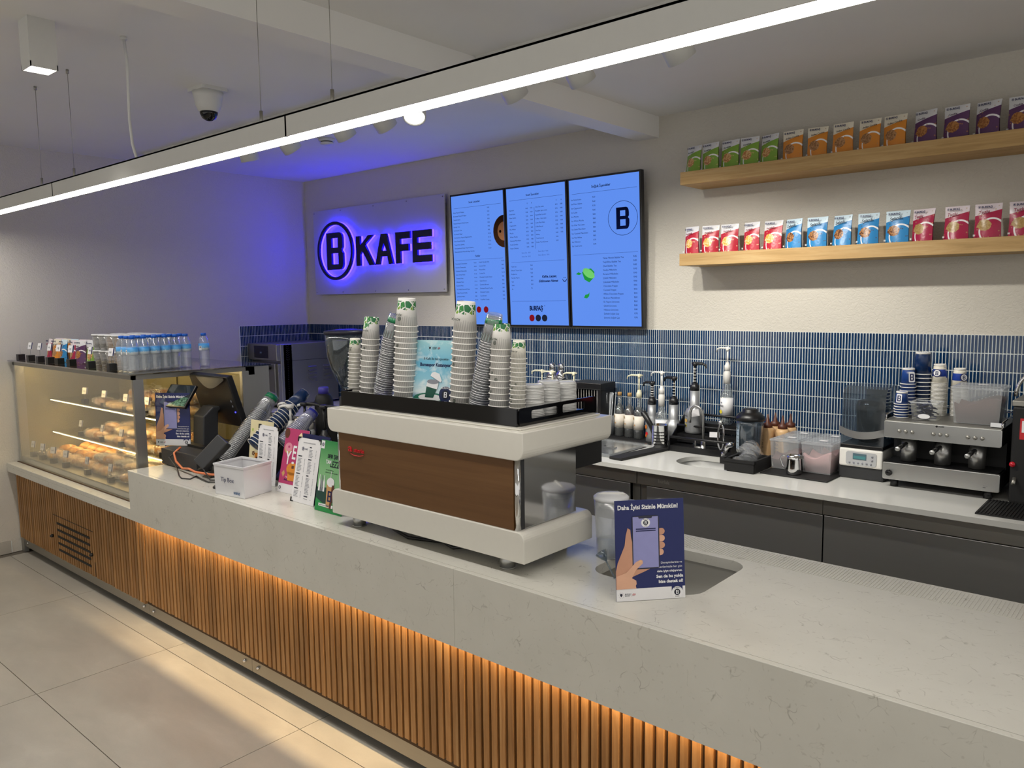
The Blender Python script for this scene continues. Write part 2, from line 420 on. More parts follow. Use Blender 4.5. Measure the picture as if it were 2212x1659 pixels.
def spot_head(x, lit, label, tgt, energy):
    t = thing('track_spotlight', label, 'spotlight', (x, 2.76, 2.862), group='spotlights on the ceiling tracks')
    obj('stem', MB().cyl((0, 0, 0), (0, 0, -0.085), 0.009, 8).box(-0.03, 0.03, -0.012, 0.012, -0.012, 0.0), M_LAMPW, t)
    d = (Vector(tgt) - Vector((x, 2.76, 2.70))).normalized()
    c = Vector((0, 0, -0.125))
    obj('lamp_head', MB().lathe([(0.02, -0.06), (0.05, -0.045), (0.058, 0.0), (0.058, 0.075), (0.052, 0.075), (0.05, 0.05)], 20, tuple(c), axis=d), M_LAMPW, t)
    obj('lens', MB().lathe([(0.0, 0.0), (0.05, 0.0)], 20, tuple(c + d * 0.068), axis=d), M_LENS, t)
    lamp('spot_light', 'SPOT', Vector((x, 2.76, 2.862)) + c + d * 0.085, energy, (1.0, 0.96, 0.88), tgt, spot_size=rad(86), spot_blend=0.55, shadow_soft_size=0.03)
    return t
M_LENS = emis('spot_lens', '#fffaf0', 9.0)
for nm, x0, x1 in (('left of the ceiling beam', -6.0, -2.75), ('right of the ceiling beam', -2.59, -1.25)):
    t = thing('ceiling_track', 'white spotlight track on the ceiling ' + nm, 'light track', ((x0 + x1) / 2, 2.76, ZC))
    obj('rail', MB().box(x0 - (x0 + x1) / 2, x1 - (x0 + x1) / 2, -0.017, 0.017, -0.022, 0), M_LAMPW, t)
    obj('end_cap', MB().box(x1 - (x0 + x1) / 2 - 0.02, x1 - (x0 + x1) / 2 + 0.003, -0.019, 0.019, -0.025, 0), M_LAMPW, t)
SPOTS = [(-4.60, 'first white spotlight from the left wall, pointing down', (-4.7, 3.3, 0.9), 30),
         (-4.17, 'second white spotlight from the left wall, tilted away', (-4.2, 4.2, 1.0), 40),
         (-3.64, 'third white spotlight from the left wall, beside the smoke detector', (-3.6, 4.1, 0.9), 40),
         (-3.30, 'fourth white spotlight from the left wall, tilted toward the wall', (-3.3, 4.25, 1.0), 40),
         (-3.03, 'lit white spotlight whose bright lens faces the counter', (-2.2, 1.9, 0.87), 30),
         (-2.40, 'white spotlight just right of the ceiling beam, tilted to the wall', (-2.3, 4.25, 1.0), 55),
         (-2.03, 'white spotlight with a thin bright lens edge over the shelf end', (-1.85, 4.1, 1.0), 55),
         (-1.57, 'last white spotlight toward the right end of its track', (-1.2, 4.1, 0.95), 55)]
for x, lb, tg, e in SPOTS: spot_head(x, True, lb, tg, e)

t = thing('downlight', 'white square box downlight on the ceiling at the top left corner', 'lamp', (-3.54, 1.225, ZC))
obj('housing', MB().box(-.05, .05, -.05, .05, -0.17, -0.0).box(-.05, -.046, -.05, .05, -.19, -.17).box(.046, .05, -.05, .05, -.19, -.17).box(-.05, .05, -.05, -.046, -.19, -.17).box(-.05, .05, .046, .05, -.19, -.17), M_LAMPW, t)
obj('lens', MB().box(-.045, .045, -.045, .045, -0.176, -0.171), M_LENS, t)
lamp('downlight_light', 'SPOT', (-3.54, 1.225, ZC - 0.2), 25, (1, .95, .86), (-3.54, 1.225, 0), spot_size=rad(80), spot_blend=0.7, shadow_soft_size=0.04)
t = thing('dome_camera', 'white ceiling dome camera with a dark glass bubble', 'camera', (-3.99, 2.18, ZC))
obj('mount', MB().prism(rrect(-.085, .085, -.075, .075, .02), -0.018, 0), M_LAMPW, t)
obj('body', MB().lathe([(0.078, -0.016), (0.072, -0.05), (0.069, -0.052), (0.066, -0.085), (0.05, -0.118)], 24), M_LAMPW, t)
obj('bubble', MB().lathe([(0.046, -0.112), (0.045, -0.128), (0.034, -0.15), (0.015, -0.162), (0.0, -0.164)], 20), M_BLACKG, t)
t = thing('smoke_detector', 'round white smoke detector on the ceiling near the back wall', 'detector', (-4.60, 3.37, ZC))
obj('base', MB().lathe([(0.055, 0), (0.055, -0.014), (0.046, -0.018)], 20), M_LAMPW, t)
obj('cap', MB().lathe([(0.046, -0.024), (0.044, -0.034), (0.02, -0.042), (0, -0.043)], 20), M_LAMPW, t)
obj('slot_ring', MB().lathe([(0.041, -0.016), (0.041, -0.028)], 20), M_DARK, t)

# ------------------------------------------------------------------ customer counter
ct = thing('service_counter', 'long customer counter with pale quartz top and upright oak slat front', 'counter', (0, 0, 0))
def slab(name, outer, hole, z0, z1, mat, parent):
    """flat slab with one hole, as a mesh"""
    c = bpy.data.curves.new(name, 'CURVE'); c.dimensions = '2D'; c.fill_mode = 'BOTH'; c.extrude = (z1 - z0) / 2
    for lp in [outer] + ([hole] if hole else []):
        sp = c.splines.new('POLY'); sp.points.add(len(lp) - 1)
        for p, q in zip(sp.points, lp): p.co = (q[0], q[1], 0, 1)
        sp.use_cyclic_u = True
    tmp = bpy.data.objects.new(name, c)
    me = bpy.data.meshes.new_from_object(tmp); bpy.data.objects.remove(tmp)
    me.transform(Matrix.Translation((0, 0, (z0 + z1) / 2)))
    me.materials.clear(); me.materials.append(mat)
    return link(name, me, parent)
CT = 0.87
slab('worktop', rect(-4.345, 0.5, 1.8175, 2.63), rrect(-1.48, -1.09, 2.065, 2.46, 0.07), CT - 0.035, CT, M_QUARTZ, ct)
for x0, x1 in ((-4.345, -1.8385), (-1.8375, 0.5)):
    obj('fascia_panel', MB().box(x0, x1, 1.797, 1.8172, 0.595, CT), M_QUARTZ, ct, bevel=0.0015)
obj('end_panel', MB().box(-4.345, -4.325, 1.8175, 2.62, 0.66, CT - 0.0355), M_QUARTZ, ct)
obj('display_ledge', MB().box(-6.355, -4.3455, 1.797, 2.62, 0.632, 0.657).box(-6.355, -4.3455, 1.797, 1.817, 0.595, 0.6318), M_QUARTZ, ct, bevel=0.0015)
sm = MB().box(0, 0.0245, 0, 0.016, 0, 0.545).mesh('slat', M_SLAT)
x = -6.343
while x < 0.45:
    link('slat', sm, ct, (x, 1.845 + rnd.uniform(-.0006, .0006), 0.105 + rnd.uniform(-.002, .002) + (0.02 if x > -4.33 else 0.0) ), (0, 0, rnd.uniform(-.01, .01)))
    x += 0.0373
obj('slat_backing', MB().box(-6.35, 0.5, 1.8612, 1.872, 0.10, 0.66), pm('backing_board', '#4a3520', 0.8), ct)
for x0, x1 in ((-6.30, -4.329), (-4.327, -3.267), (-3.265, 0.5)):
    obj('kick_panel', MB().box(x0, x1, 1.862, 1.872, 0.04, 0.135), steel('kick_steel' + str(x0), '#a8a49b', 0.4), ct)
    for bx in (x0 + 0.055, x1 - 0.06):
        obj('bolt', MB().lathe([(0.009, 0), (0.009, 0.006), (0.005, 0.011), (0, 0.0115)], 12, (bx, 1.862, 0.075), axis=(0, -1, 0)), M_CHROME, ct)
obj('carcass', MB().box(-6.35, 0.5, 1.95, 2.60, 0.03, 0.60), M_STEELD, ct)
obj('side_post', MB().box(-6.35, -6.30, 1.85, 1.88, 0, 0.105), M_STEELD, ct)
for k in range(5):
    z = 0.335 - k * 0.0445
    obj('vent_gap_shade', MB().box(-5.602 + 0.003 * k, -5.068, 1.8415, 1.8446, z, z + 0.014), M_BLACKM, ct)  # black strips laid on the slats for the shade inside the vent openings
obj('vent_edge', MB().box(-5.665, -5.01, 1.8435, 1.8446, 0.389, 0.393), M_BLACKM, ct)
obj('vent_edge', MB().box(-5.012, -5.008, 1.8435, 1.8446, 0.11, 0.20), M_BLACKM, ct)
for x, z in ((-5.69, 0.24), (-5.04, 0.243)):
    obj('latch_knob', MB().lathe([(0.011, 0), (0.011, 0.012), (0.006, 0.014), (0.006, 0.02), (0, 0.0205)], 12, (x, 1.845, z), axis=(0, -1, 0)), M_BLACK, ct)
bas = MB()
o_, i_ = rrect(-1.49, -1.08, 2.055, 2.47, 0.075), rrect(-1.45, -1.12, 2.095, 2.43, 0.06)
n_ = len(o_)
bas.quadset([(a, b, CT - 0.0352) for a, b in o_] + [(a, b, 0.66) for a, b in i_], [(k, (k + 1) % n_, n_ + (k + 1) % n_, n_ + k) for k in range(n_)] + [tuple(range(n_, 2 * n_))], True)
obj('sink_basin', bas, M_STEELD, ct)
# ribbed drip strip along the far edge of the counter
st_ = MB()
for k in range(150): st_.box(-1.62 + k * 0.0105, -1.62 + k * 0.0105 + 0.006, 2.49, 2.615, CT, CT + 0.0012)
tag(obj('drain_ribs', st_, M_QUARTZ, ct), kind='stuff')

# ------------------------------------------------------------------ lit sign on the back wall
M_SIGNP = pm('sign_panel_metal', '#c2c2c8', 0.38, 0.45, 0.02)
M_GLOW = emis('blue_led', (0.012, 0.006, 1.0), 38.0)
M_LETTER = pm('letter_navy', '#05062a', 0.35)
sg = thing('illuminated_sign', 'pale rectangular wall sign with dark letters glowing blue beside the menu screens', 'sign', (-5.305, 4.335, 1.841))
obj('panel', MB().box(-0.859, 0.859, 0, 0.012, 0, 0.752), M_SIGNP, sg, bevel=0.001)
obj('standoff', MB().box(-0.82, 0.82, 0.012, 0.054, 0.06, 0.69), M_DGREY, sg)
for x in (-.84, -.45, 0.0, .42, .84):
    for z in (.02, .732):
        obj('screw', MB().lathe([(0.006, 0), (0.006, .004), (0, .005)], 10, (x, 0, z), axis=(0, -1, 0)), M_STEELD, sg)
def lt(x0, x1, z0, z1, kind):
    t = 0.056; w = x1 - x0; h = z1 - z0; zm = (z0 + z1) / 2
    if kind == 'E': return [[(x0, z0), (x1, z0), (x1, z0 + t), (x0 + t, z0 + t), (x0 + t, zm - t / 2), (x1 - .01, zm - t / 2), (x1 - .01, zm + t / 2), (x0 + t, zm + t / 2), (x0 + t, z1 - t), (x1, z1 - t), (x1, z1), (x0, z1)]]
    if kind == 'F': return [[(x0, z0), (x0 + t, z0), (x0 + t, zm - t / 2), (x1 - .02, zm - t / 2), (x1 - .02, zm + t / 2), (x0 + t, zm + t / 2), (x0 + t, z1 - t), (x1, z1 - t), (x1, z1), (x0, z1)]]
    if kind == 'K': return [[(x0, z0), (x0 + t, z0), (x0 + t, zm - .03), (x0 + t + .025, zm + .0), (x1 - t * 1.15, z0), (x1, z0), (x0 + t + .065, zm + .05), (x1 - .01, z1), (x1 - .01 - t * 1.2, z1), (x0 + t, zm + .045), (x0 + t, z1), (x0, z1)]]
    if kind == 'A':
        xm = (x0 + x1) / 2
        return [[(x0, z0), (x0 + t, z0), (x0 + t + .018, z0 + .065), (x1 - t - .018, z0 + .065), (x1 - t, z0), (x1, z0), (xm + t * .62, z1), (xm - t * .62, z1)],
                [(xm, z1 - .075), (xm + .032, z0 + .112), (xm - .032, z0 + .112)][::-1]]
def solid(name, loops, y0, y1, mat, parent):
    o = flat(name, loops, mat, parent, (0, (y0 + y1) / 2, 0), (y1 - y0) / 2)
    return o
ox, oz = -5.305, 1.841
LT = [('ring', [ell(-5.79 - ox, 2.22 - oz, .256, .256, 48), ell(-5.79 - ox, 2.22 - oz, .228, .228, 48)[::-1]], 'ring'),
      ('letter', bshape(-5.79 - ox, 2.218 - oz, .235, .325), None)]
for kd, a, b in (('K', -5.49, -5.25), ('A', -5.238, -5.008), ('F', -4.975, -4.795), ('E', -4.77, -4.555)):
    LT.append(('letter', lt(a - ox, b - ox, 2.077 - oz, 2.328 - oz, kd), None))
for nm, lp, r in LT:
    L = solid(nm, lp, -0.052, -0.033, M_LETTER, sg)
    g = flat('glow', lp, M_GLOW, L, (0, 0, -0.0195), 0.008, (0, 0, 0)); g.scale = (1, 1, 1)

# ------------------------------------------------------------------ menu screens
M_SCREEN = emis('screen_blue', '#5f8ff0', 1.0)
M_INKS = pm('screen_dark_pixels', '#0d1640', 0.9, spec=0.0); M_INKL = pm('screen_grey_pixels', '#2c4a92', 0.9, spec=0.0)
def tv(x0, x1, label, build):
    w = x1 - x0; h = 0.985
    t = thing('menu_screen', label, 'screen', (x0, 4.318, 1.578), (math.atan(.04 / .97), 0, 0), 'menu screens on the back wall')
    obj('housing', MB().box(0, w, 0.0, 0.035, 0, h).box(.1, w - .1, .035, .068, .12, h*.5), M_BLACK, t, bevel=0.002)
    b = 0.013
    obj('screen', MB().box(b, w - b, -0.0006, 0.001, b, h - b), M_SCREEN, t)
    sw, sh = w - 2 * b, h - 2 * b
    U = lambda u: b + u * sw
    V = lambda v: b + v * sh
    def tx(body, u, v, cap, align='LEFT', mat=None, **k): return text('lettering', body, cap, (U(u), -0.0012, V(v)), mat or M_INKS, t, align=align, ext=0.0001, **k)
    def col(lines, u, v0, v1, cap, align='LEFT', mat=None, **k):
        n = len(lines); pitch = (v0 - v1) / max(1, n - 1) * sh
        return tx('\n'.join(lines), u, v0, cap, align, mat, lsp=pitch / (cap / 0.682), **k)
    def ln(v, u0=.05, u1=.96): flat('rule_line', [rect(U(u0), U(u1), V(v), V(v) + .0016)], M_INKL, t, (0, -.001, 0), .0001)
    def pic(nm, loops, mat, z=0): return flat(nm, [[(U(a), V(c)) for a, c in lp] for lp in loops], mat, t, (0, -.0012 - z * .0004, 0), .0001)
    build(tx, col, ln, pic)
    return t
E_ = lambda u, v, r, n=24: [(u + r * cos(2 * pi * k / n), v + r * .55 * sin(2 * pi * k / n)) for k in range(n)]
CB = 0.0088
def tv1(tx, col, ln, pic):
    tx('Sıcak Lezzetler', .46, .935, .013, 'CENTER', bold=.02); ln(.905)
    col(['Kaşar Peynirli Poğaça', 'Domatesli Peynirli Poğaça', 'Zeytinli Açma', 'Patatesli Peynirli Dilimli Açma', 'Karışık Tost', 'Üç Peynirli Tost', 'Üç Peynirli Bagel', 'Hindi Jambon Peynirli Bagel Sandviç', 'Ezine Peynirli Sandviç', 'Tavuk Füme Sandviç', 'Dana Jambonlu Kaşar Peynirli Sandviç', 'Dana Jambonlu Mozarella Bagel Sandviç'], .03, .868, .565, CB)
    col(['₺30', '₺30', '₺30', '₺30', '₺90', '₺90', '₺90', '₺120', '₺115', '₺125', '₺115', '₺130'], .70, .882, .579, CB)
    tx('Tatlılar', .48, .523, .013, 'CENTER', bold=.02); ln(.502, .03)
    col(['Frambuazlı Cheesecake', 'Limonlu Cheesecake', 'Çikolatalı Cheesecake', 'Kara Orman Pasta', 'Tiramisu Pasta', 'Çikolatalı Pasta', 'Karamel Pasta', 'Yer Fıstıklı Karamelli Pasta', 'Yaban Mersinli Muffin', 'Çikolatalı Muffin', 'Mozaik Pasta'], .03, .472, .185, CB)
    col(['₺125', '₺125', '₺125', '₺110', '₺110', '₺110', '₺110', '₺130', '₺80', '₺80', '₺110'], .40, .474, .187, CB)
    col(['Fıstıklı Havuçlu Kek', 'Limonlu Kek', 'Mozaik Kek', 'Cookie Pie', 'Çikolatalı Fındıklı Donut', 'Çilekli Donut', 'Çikolatalı Browni', 'Çikolatalı Parçalı Cookie', 'Çikolatalı Cookie', 'Cup Browni', 'Cup Mini Cookie'], .50, .476, .189, CB)
    col(['₺110', '₺80', '₺80', '₺110', '₺60', '₺60', '₺90', '₺80', '₺80', '₺90', '₺90'], .93, .478, .191, CB)
    half = [(1.0, .62)] + [(1.0 - .19 * sin(a), .70 + .115 * cos(a)) for a in [pi * k / 12 for k in range(13)]][::-1]
    pic('cup_picture', [[(1.0 - .20 * sin(pi * k / 14), .70 + .12 * cos(pi * k / 14)) for k in range(15)]], pm('scr_brown', '#3a2418', .9, spec=0))
    pic('cup_picture', [[(1.0 - .12 * sin(pi * k / 14), .70 + .07 * cos(pi * k / 14)) for k in range(15)]], pm('scr_latte', '#9a6a48', .9, spec=0), 1)
    pic('cup_picture', [E_(.93, .70, .02)], pm('scr_dark', '#140a06', .9, spec=0), 2)
    for u in (.33, .46, .60): pic('berry_picture', [E_(u, .115, .045)], pm('scr_berry', '#7a1420', .9, spec=0))
def tv2(tx, col, ln, pic):
    tx('Sıcak İçecekler', .46, .935, .013, 'CENTER', bold=.02); ln(.912)
    for u, s in ((.36, 'K'), (.435, 'B'), (.85, 'K'), (.93, 'B')): tx(s, u, .878, .008)
    col(['Espresso', 'Americano', 'Filtre Kahve', 'Latte', 'Cappuccino', 'Flat White', 'Mocha', 'White Mocha', 'Caramel Macchiato', 'Sıcak Çikolata', 'Beyaz Çikolata'], .04, .838, .562, CB)
    col(['₺45', '₺50', '₺50', '₺70', '₺70', '₺75', '₺70', '₺70', '₺70', '₺70', '₺70'], .335, .842, .566, CB)
    col(['₺55', '₺60', '₺60', '₺80', '₺80', '₺85', '₺80', '₺80', '₺80', '₺80', '₺80'], .415, .843, .567, CB)
    col(['Chai Tea Latte', 'Pumpkin Spice Latte', 'Sweet Berry Latte', 'Toffee - Nut Latte', 'Latte Macchiato', 'Caffe Biscuit', 'Red Eye', 'Sahlep', 'Türk Kahvesi', 'Duble Türk Kahvesi'], .50, .845, .595, CB)
    col(['₺70', '₺70', '₺70', '₺75', '₺70', '₺70', '₺70', '₺60', '₺40', '₺50'], .835, .848, .598, CB)
    col(['₺80', '₺80', '₺80', '₺85', '₺80', '₺80', '₺80', '₺70'], .915, .849, .655, CB)
    pic('rule_line', [rect(.482, .486, .555, .85)], M_INKL)
    col(['Extra Süt   ₺10', 'Extra Süt   ₺10'], .24, .525, .498, CB, mat=M_INKL); col(['Extra Shot   ₺10', 'Extra Şurup   ₺10'], .53, .53, .503, CB, mat=M_INKL)
    ln(.463)
    col(['Yeşil Çay', 'Elma & Tarçın Çayı', 'Kuşburnu', 'Karışık Meyve', 'Çay', 'Soda', 'Su'], .04, .428, .262, CB)
    col(['₺60', '₺60', '₺60', '₺60', '₺10', '₺20', '₺5'], .385, .433, .267, CB)
    tx('Kalite, Lezzet,', .70, .345, .0155, 'CENTER', bold=.045, shear=.35); tx('Gülümseten Hizmet', .68, .312, .0155, 'CENTER', bold=.045, shear=.35, width=.92)
    pic('smile_picture', [[(.955 + .035 * cos(a), .33 + .02 * sin(a)) for a in [pi + pi * k / 10 for k in range(11)]] + [(.955 + .027 * cos(a), .33 + .014 * sin(a)) for a in [2 * pi - pi * k / 10 for k in range(11)]]], M_INKS)
    for u in (.945, .965): pic('smile_picture', [E_(u, .34, .006, 8)], M_INKS)
    ln(.175, .03, .97)
    tx('BURFAŞ', .46, .108, .030, 'CENTER', bold=.06, width=.78, wsp=.95); tx('®', .60, .137, .008)
    for u, m in ((.38, 'scr_berry'), (.49, 'scr_ball'), (.60, 'scr_ball')): pic('berry_picture', [E_(u, .052, .046)], pm(m, '#1b2136' if m == 'scr_ball' else '#7a1420', .9, spec=0))
def tv3(tx, col, ln, pic):
    tx('Soğuk İçecekler', .47, .935, .015, 'CENTER', bold=.03); ln(.905, .04, .97)
    col(['Ice Americano', 'Ice Filtre Kahve', 'Ice Cappuccino', 'Ice Latte', 'Ice Mocha', 'Ice White Mocha', 'Ice Chai Tea Latte', 'Ice Latte Macchiato', 'Ice Caramel Macchiato', 'Ice Flat White', 'Ice Hibiscus', 'Ice Cool Lime'], .025, .862, .548, .0098)
    col(['₺60', '₺60', '₺70', '₺80', '₺80', '₺80', '₺80', '₺80', '₺80', '₺85', '₺70', '₺70'], .345, .868, .554, .0098)
    pic('logo', [E_(.77, .715, .205, 44), E_(.77, .715, .200, 44)[::-1]], M_INKS)
    lb = bshape(0, 0, .36 * .5, .142); pic('logo', [[(.77 + a, .715 + c) for a, c in lp] for lp in lb], M_INKS)
    ln(.49, .04, .97)
    col(['Yaban Mersini Bubble Tea', 'Yeşil Elma Bubble Tea', 'Çilek Bubble Tea', 'Vanilya Milkshake', 'Karamel Milkshake', 'Çilekli Milkshake', 'Çikolatalı Milkshake', 'Chocolate Frappe', 'Caramel Frappe', 'White Chocolate Frappe', 'Bodrum Mandalinası', 'Ev Yapımı Limonata', 'Çilekli Limonata', 'Hibiscus Limonata', 'Şeftalili Soğuk Çay', 'Limonlu Soğuk Çay'], .475, .455, .052, .0108, wsp=.97)
    col(['₺85', '₺85', '₺85'] + ['₺90'] * 7 + ['₺80', '₺60', '₺80', '₺80', '₺70', '₺70'], .905, .457, .054, .0108)
    g1 = pm('scr_green', '#1f8a3c', .9, spec=0); g2 = pm('scr_lime', '#6cc46a', .9, spec=0)
    pic('lime_picture', [[(.165, .37), (.20, .32), (.27, .30), (.335, .33), (.35, .37), (.30, .395), (.22, .39)]], g1)
    pic('lime_picture', [[(.265 + .085 * cos(a) - .02 * sin(a), .362 + .034 * sin(a) - .012 * cos(a)) for a in [2 * pi * k / 20 for k in range(20)]]], g2, 1)
    pic('leaf_picture', [[(.07, .36), (.11, .372), (.16, .362), (.12, .352)]], g1, 1)
    pic('leaf_picture', [[(.185, .195), (.205, .215), (.25, .22), (.27, .232), (.262, .205), (.23, .19)]], g1)
tv(-4.33, -3.782, 'left menu screen listing hot dishes and desserts, next to the glowing sign', tv1)
tv(-3.775, -3.228, 'middle menu screen listing hot drinks in two columns', tv2)
tv(-3.22, -2.652, 'right menu screen showing cold drinks, a circled letter and a lime', tv3)

# ------------------------------------------------------------------ oak wall shelves with snack pouches
for z0, z1, lb in ((1.953, 2.022, 'lower thick oak wall shelf carrying red, blue and crimson pouches'), (2.412, 2.484, 'upper thick oak wall shelf carrying green, orange and purple pouches')):
    s = obj('wall_shelf', MB().box(-2.295, 0.7, 4.125, 4.3895, z0, z1), M_SHELF, bevel=0.002)
    tag(s, lb, 'shelf', 'oak wall shelves')
def pouch_mat(name, col, blob, blob2, top='#dcdcdf'):
    t = NT(name); v = t.coord(); sp = t.add('ShaderNodeSeparateXYZ', {0: v}); x, z = sp.outputs[0], sp.outputs[2]
    edge = t.math('ADD', t.math('MULTIPLY', x, -0.25), z)
    body = t.math('LESS_THAN', edge, 0.117)
    def disc(cx, cz, rx, rz):
        a = t.math('DIVIDE', t.math('SUBTRACT', x, cx), rx); c = t.math('DIVIDE', t.math('SUBTRACT', z, cz), rz)
        return t.math('ADD', t.math('MULTIPLY', a, a), t.math('MULTIPLY', c, c))
    ar = disc(0.018, 0.035, 0.052, 0.060)
    arc = t.math('MULTIPLY', t.math('LESS_THAN', ar, 1.0), t.math('GREATER_THAN', ar, 0.76))
    wob = t.math('MULTIPLY_ADD', t.noise(v, 90, 3), 0.9, 0.55)
    ck = t.math('LESS_THAN', t.math('MULTIPLY', disc(-0.012, 0.062, 0.030, 0.027), wob), 0.9)
    c = t.mix(body, top, col)
    c = t.mix(arc, c, '#f0eef0')
    bl = t.mix(t.ramp(t.noise(v, 130, 3), [(0.42, 0.0), (0.58, 1.0)]), blob, blob2)
    c = t.mix(ck, c, bl)
    dots = t.math('LESS_THAN', t.add('ShaderNodeTexVoronoi', {'Vector': v, 'Scale': 45.0}).outputs['Distance'], 0.16)
    c = t.mix(t.math('MULTIPLY', dots, 0.6), c, blob2)
    t.set(color=c, rough=0.32, spec=0.5); t.bump(t.noise(v, 35, 2), 0.4, 0.004)
    return t.m
PM = {'green': pouch_mat('pouch_green', '#7da53a', '#b4713c', '#d9b47a'), 'orange': pouch_mat('pouch_orange', '#d98a2e', '#8a6038', '#b98a5c', '#e8e0cd'),
      'purple': pouch_mat('pouch_purple', '#5a3560', '#8a5226', '#b47c40'), 'red': pouch_mat('pouch_red', '#b8263a', '#e0a838', '#f0d8a8'),
      'blue': pouch_mat('pouch_blue', '#2d86c4', '#b98450', '#5c3320', '#cfe3ee'), 'crimson': pouch_mat('pouch_crimson', '#a81f48', '#a8874e', '#bb9c64', '#e2d6dc')}
PT = {'green': 'Kurabiye', 'orange': 'Indian Cookie', 'purple': 'Cookie', 'red': 'Portakallı', 'blue': 'Selanik', 'crimson': 'Tuzlu'}
def pouch_mesh(seed, w=0.108, h=0.158):
    r = random.Random(seed); tw = r.uniform(-.006, .006); bend = r.uniform(-.004, .004)
    def f(sgn):
        def g(u, v):
            a = 2 * u - 1; th = 0.024 * (1 - v) ** 0.55 * (1 - 0.85 * a * a) + 0.0006
            x = a * w / 2 * (1 - 0.05 * sin(pi * v)) ; z = v * h + (0.004 * a * a if v < .1 else 0)
            y = sgn * th + bend * sin(3 * v + a) + tw * a * v + .012 * v * v
            return (x, y, z)
        return g
    return MB().grid(f(-1), 8, 10).grid(f(1), 8, 10)
pouch_me = {}
def pouch(kind, x, y, z, rz, label, group, k, tilt=0.0, scale=1.0, w=0.108):
    key = (kind, k % 3)
    if key not in pouch_me: pouch_me[key] = pouch_mesh(k * 7 + len(kind)).mesh('snack_pouch', PM[kind])
    o = link('snack_pouch', pouch_me[key], None, (x, y, z), (tilt, 0, rz)); o.scale = (scale * w / 0.108, scale, scale)
    tag(o, label, 'snack pouch', group)
    text('lettering', 'BURFAŞ', .0085, (-.026, -.0125, .139), M_NAVY, o, bold=.05, width=.95)
    flat('logo', [ell(-.034, .1432, .0058, .0058, 16), ell(-.034, .1432, .0045, .0045, 16)[::-1], ] + bshape(-.034, .1432, .004, .006)[:1], M_NAVY, o, (0, -.0125, 0))
    text('lettering', PT[kind], .0135 if kind in ('crimson', 'blue') else .0085, (-.037 if kind == 'crimson' else -.03, -.015, .112), pm('pouch_ink_' + kind, {'crimson': '#8a1238', 'blue': '#133a52', 'red': '#8c1630', 'green': '#2d4a14', 'orange': '#4a2c12', 'purple': '#3a1a40'}[kind], .4), o, (pi / 2, -.12, 0), bold=.03, shear=.25)
    text('lettering', 'III', .008, (-.046, -.021, .012), M_WPRINT, o, (pi / 2, -pi / 2, 0), bold=.05)
    return o
LOX = [-2.26, -2.145, -2.029, -1.895, -1.776, -1.66, -1.537, -1.41, -1.283, -1.145, -1.031, -.887, -.758, -.621, -.49]
LOK = ['red'] * 5 + ['blue'] * 5 + ['crimson'] * 5
UPX = [-2.259, -2.148, -2.032, -1.917, -1.806, -1.676, -1.549, -1.42, -1.291, -1.173, -1.037, -.906, -.778, -.65, -.53]
UPK = ['green'] * 5 + ['orange'] * 5 + ['purple'] * 5
for xs, ks, z, sh in ((LOX, LOK, 2.022, 'lower'), (UPX, UPK, 2.484, 'upper')):
    for i, (x, k) in enumerate(zip(xs, ks)):
        pouch(k, x * 1.003 + .002, 4.222, z, rnd.uniform(-.28, .1), '%s %s snack pouch from the left on the %s oak shelf' % (ordn(i % 5), k, sh), '%s snack pouches on the %s shelf' % (k, sh), i, rnd.uniform(-.02, .08), 1.0, rnd.uniform(.1, .112))

# ------------------------------------------------------------------ espresso machine on the counter
em = thing('espresso_machine', 'large white espresso machine with a walnut back panel and red badge', 'coffee machine', (-2.10, 2.12, CT))
X0, X1 = -0.505, 0.512
def rtop(x0, x1, z0, z1, r, top=True, n=6):
    if top: return [(x0, z0), (x1, z0)] + [(x1 - r + r * cos(a), z1 - r + r * sin(a)) for a in [pi / 2 * k / n for k in range(n + 1)]] + [(x0 + r - r * sin(a), z1 - r + r * cos(a)) for a in [pi / 2 * k / n for k in range(n + 1)]]
    return [(x0, z1)] + [(x0 + r - r * cos(a), z0 + r - r * sin(a)) for a in [pi / 2 * k / n for k in range(n + 1)]] + [(x1 - r + r * sin(a), z0 + r - r * cos(a)) for a in [pi / 2 * k / n for k in range(n + 1)]] + [(x1, z1)]
obj('lower_body', MB().prism(rtop(X0, X1, 0.046, 0.148, 0.028), -0.248, 0.13, 'xz'), M_PAINTW, em, bevel=0.003)
obj('upper_body', MB().prism(rtop(X0 - .01, X1, 0.382, 0.475, 0.034, False), -0.25, 0.25, 'xz'), M_PAINTW, em, bevel=0.003)
obj('top_lid', MB().box(X0 + .03, X1 - .035, -.22, .23, .475, .481), M_PAINTW, em, bevel=.002)
obj('front_panel', MB().box(-0.455, 0.462, -0.240, -0.22, 0.149, 0.381), M_PANEL, em)
obj('core', MB().box(-0.47, 0.476, -0.2195, 0.05, 0.149, 0.381), M_DGREY, em)
obj('side_panel', MB().box(0.4765, 0.480, -0.205, 0.075, 0.150, 0.381), M_CHROME, em)
obj('side_panel', MB().box(-0.474, -0.4705, -0.205, 0.075, 0.150, 0.381), M_CHROME, em)
obj('rear_housing', MB().box(-.47, .476, .051, .24, .30, .381), M_BLACK, em)
for x in (-.462, .470):
    obj('corner_post', MB().cyl((x, -.228, .148), (x, -.228, .382), .011, 14), M_CHROME, em)
for x in (-.40, .395):
    for y in (-.195, .09):
        obj('foot', MB().cyl((x, y, 0.004), (x, y, .046), .026, 18).cyl((x, y, 0), (x, y, .004), .029, 18), M_STEELV, em)
b = obj('badge', MB().box(-.385, -.385 + .001, -.2405, -.24, .30, .301), M_RED, em)
text('letter', 'a', .028, (-.395, -.2425, .312), M_RED, b, bold=.02, ext=.002, width=1.35)
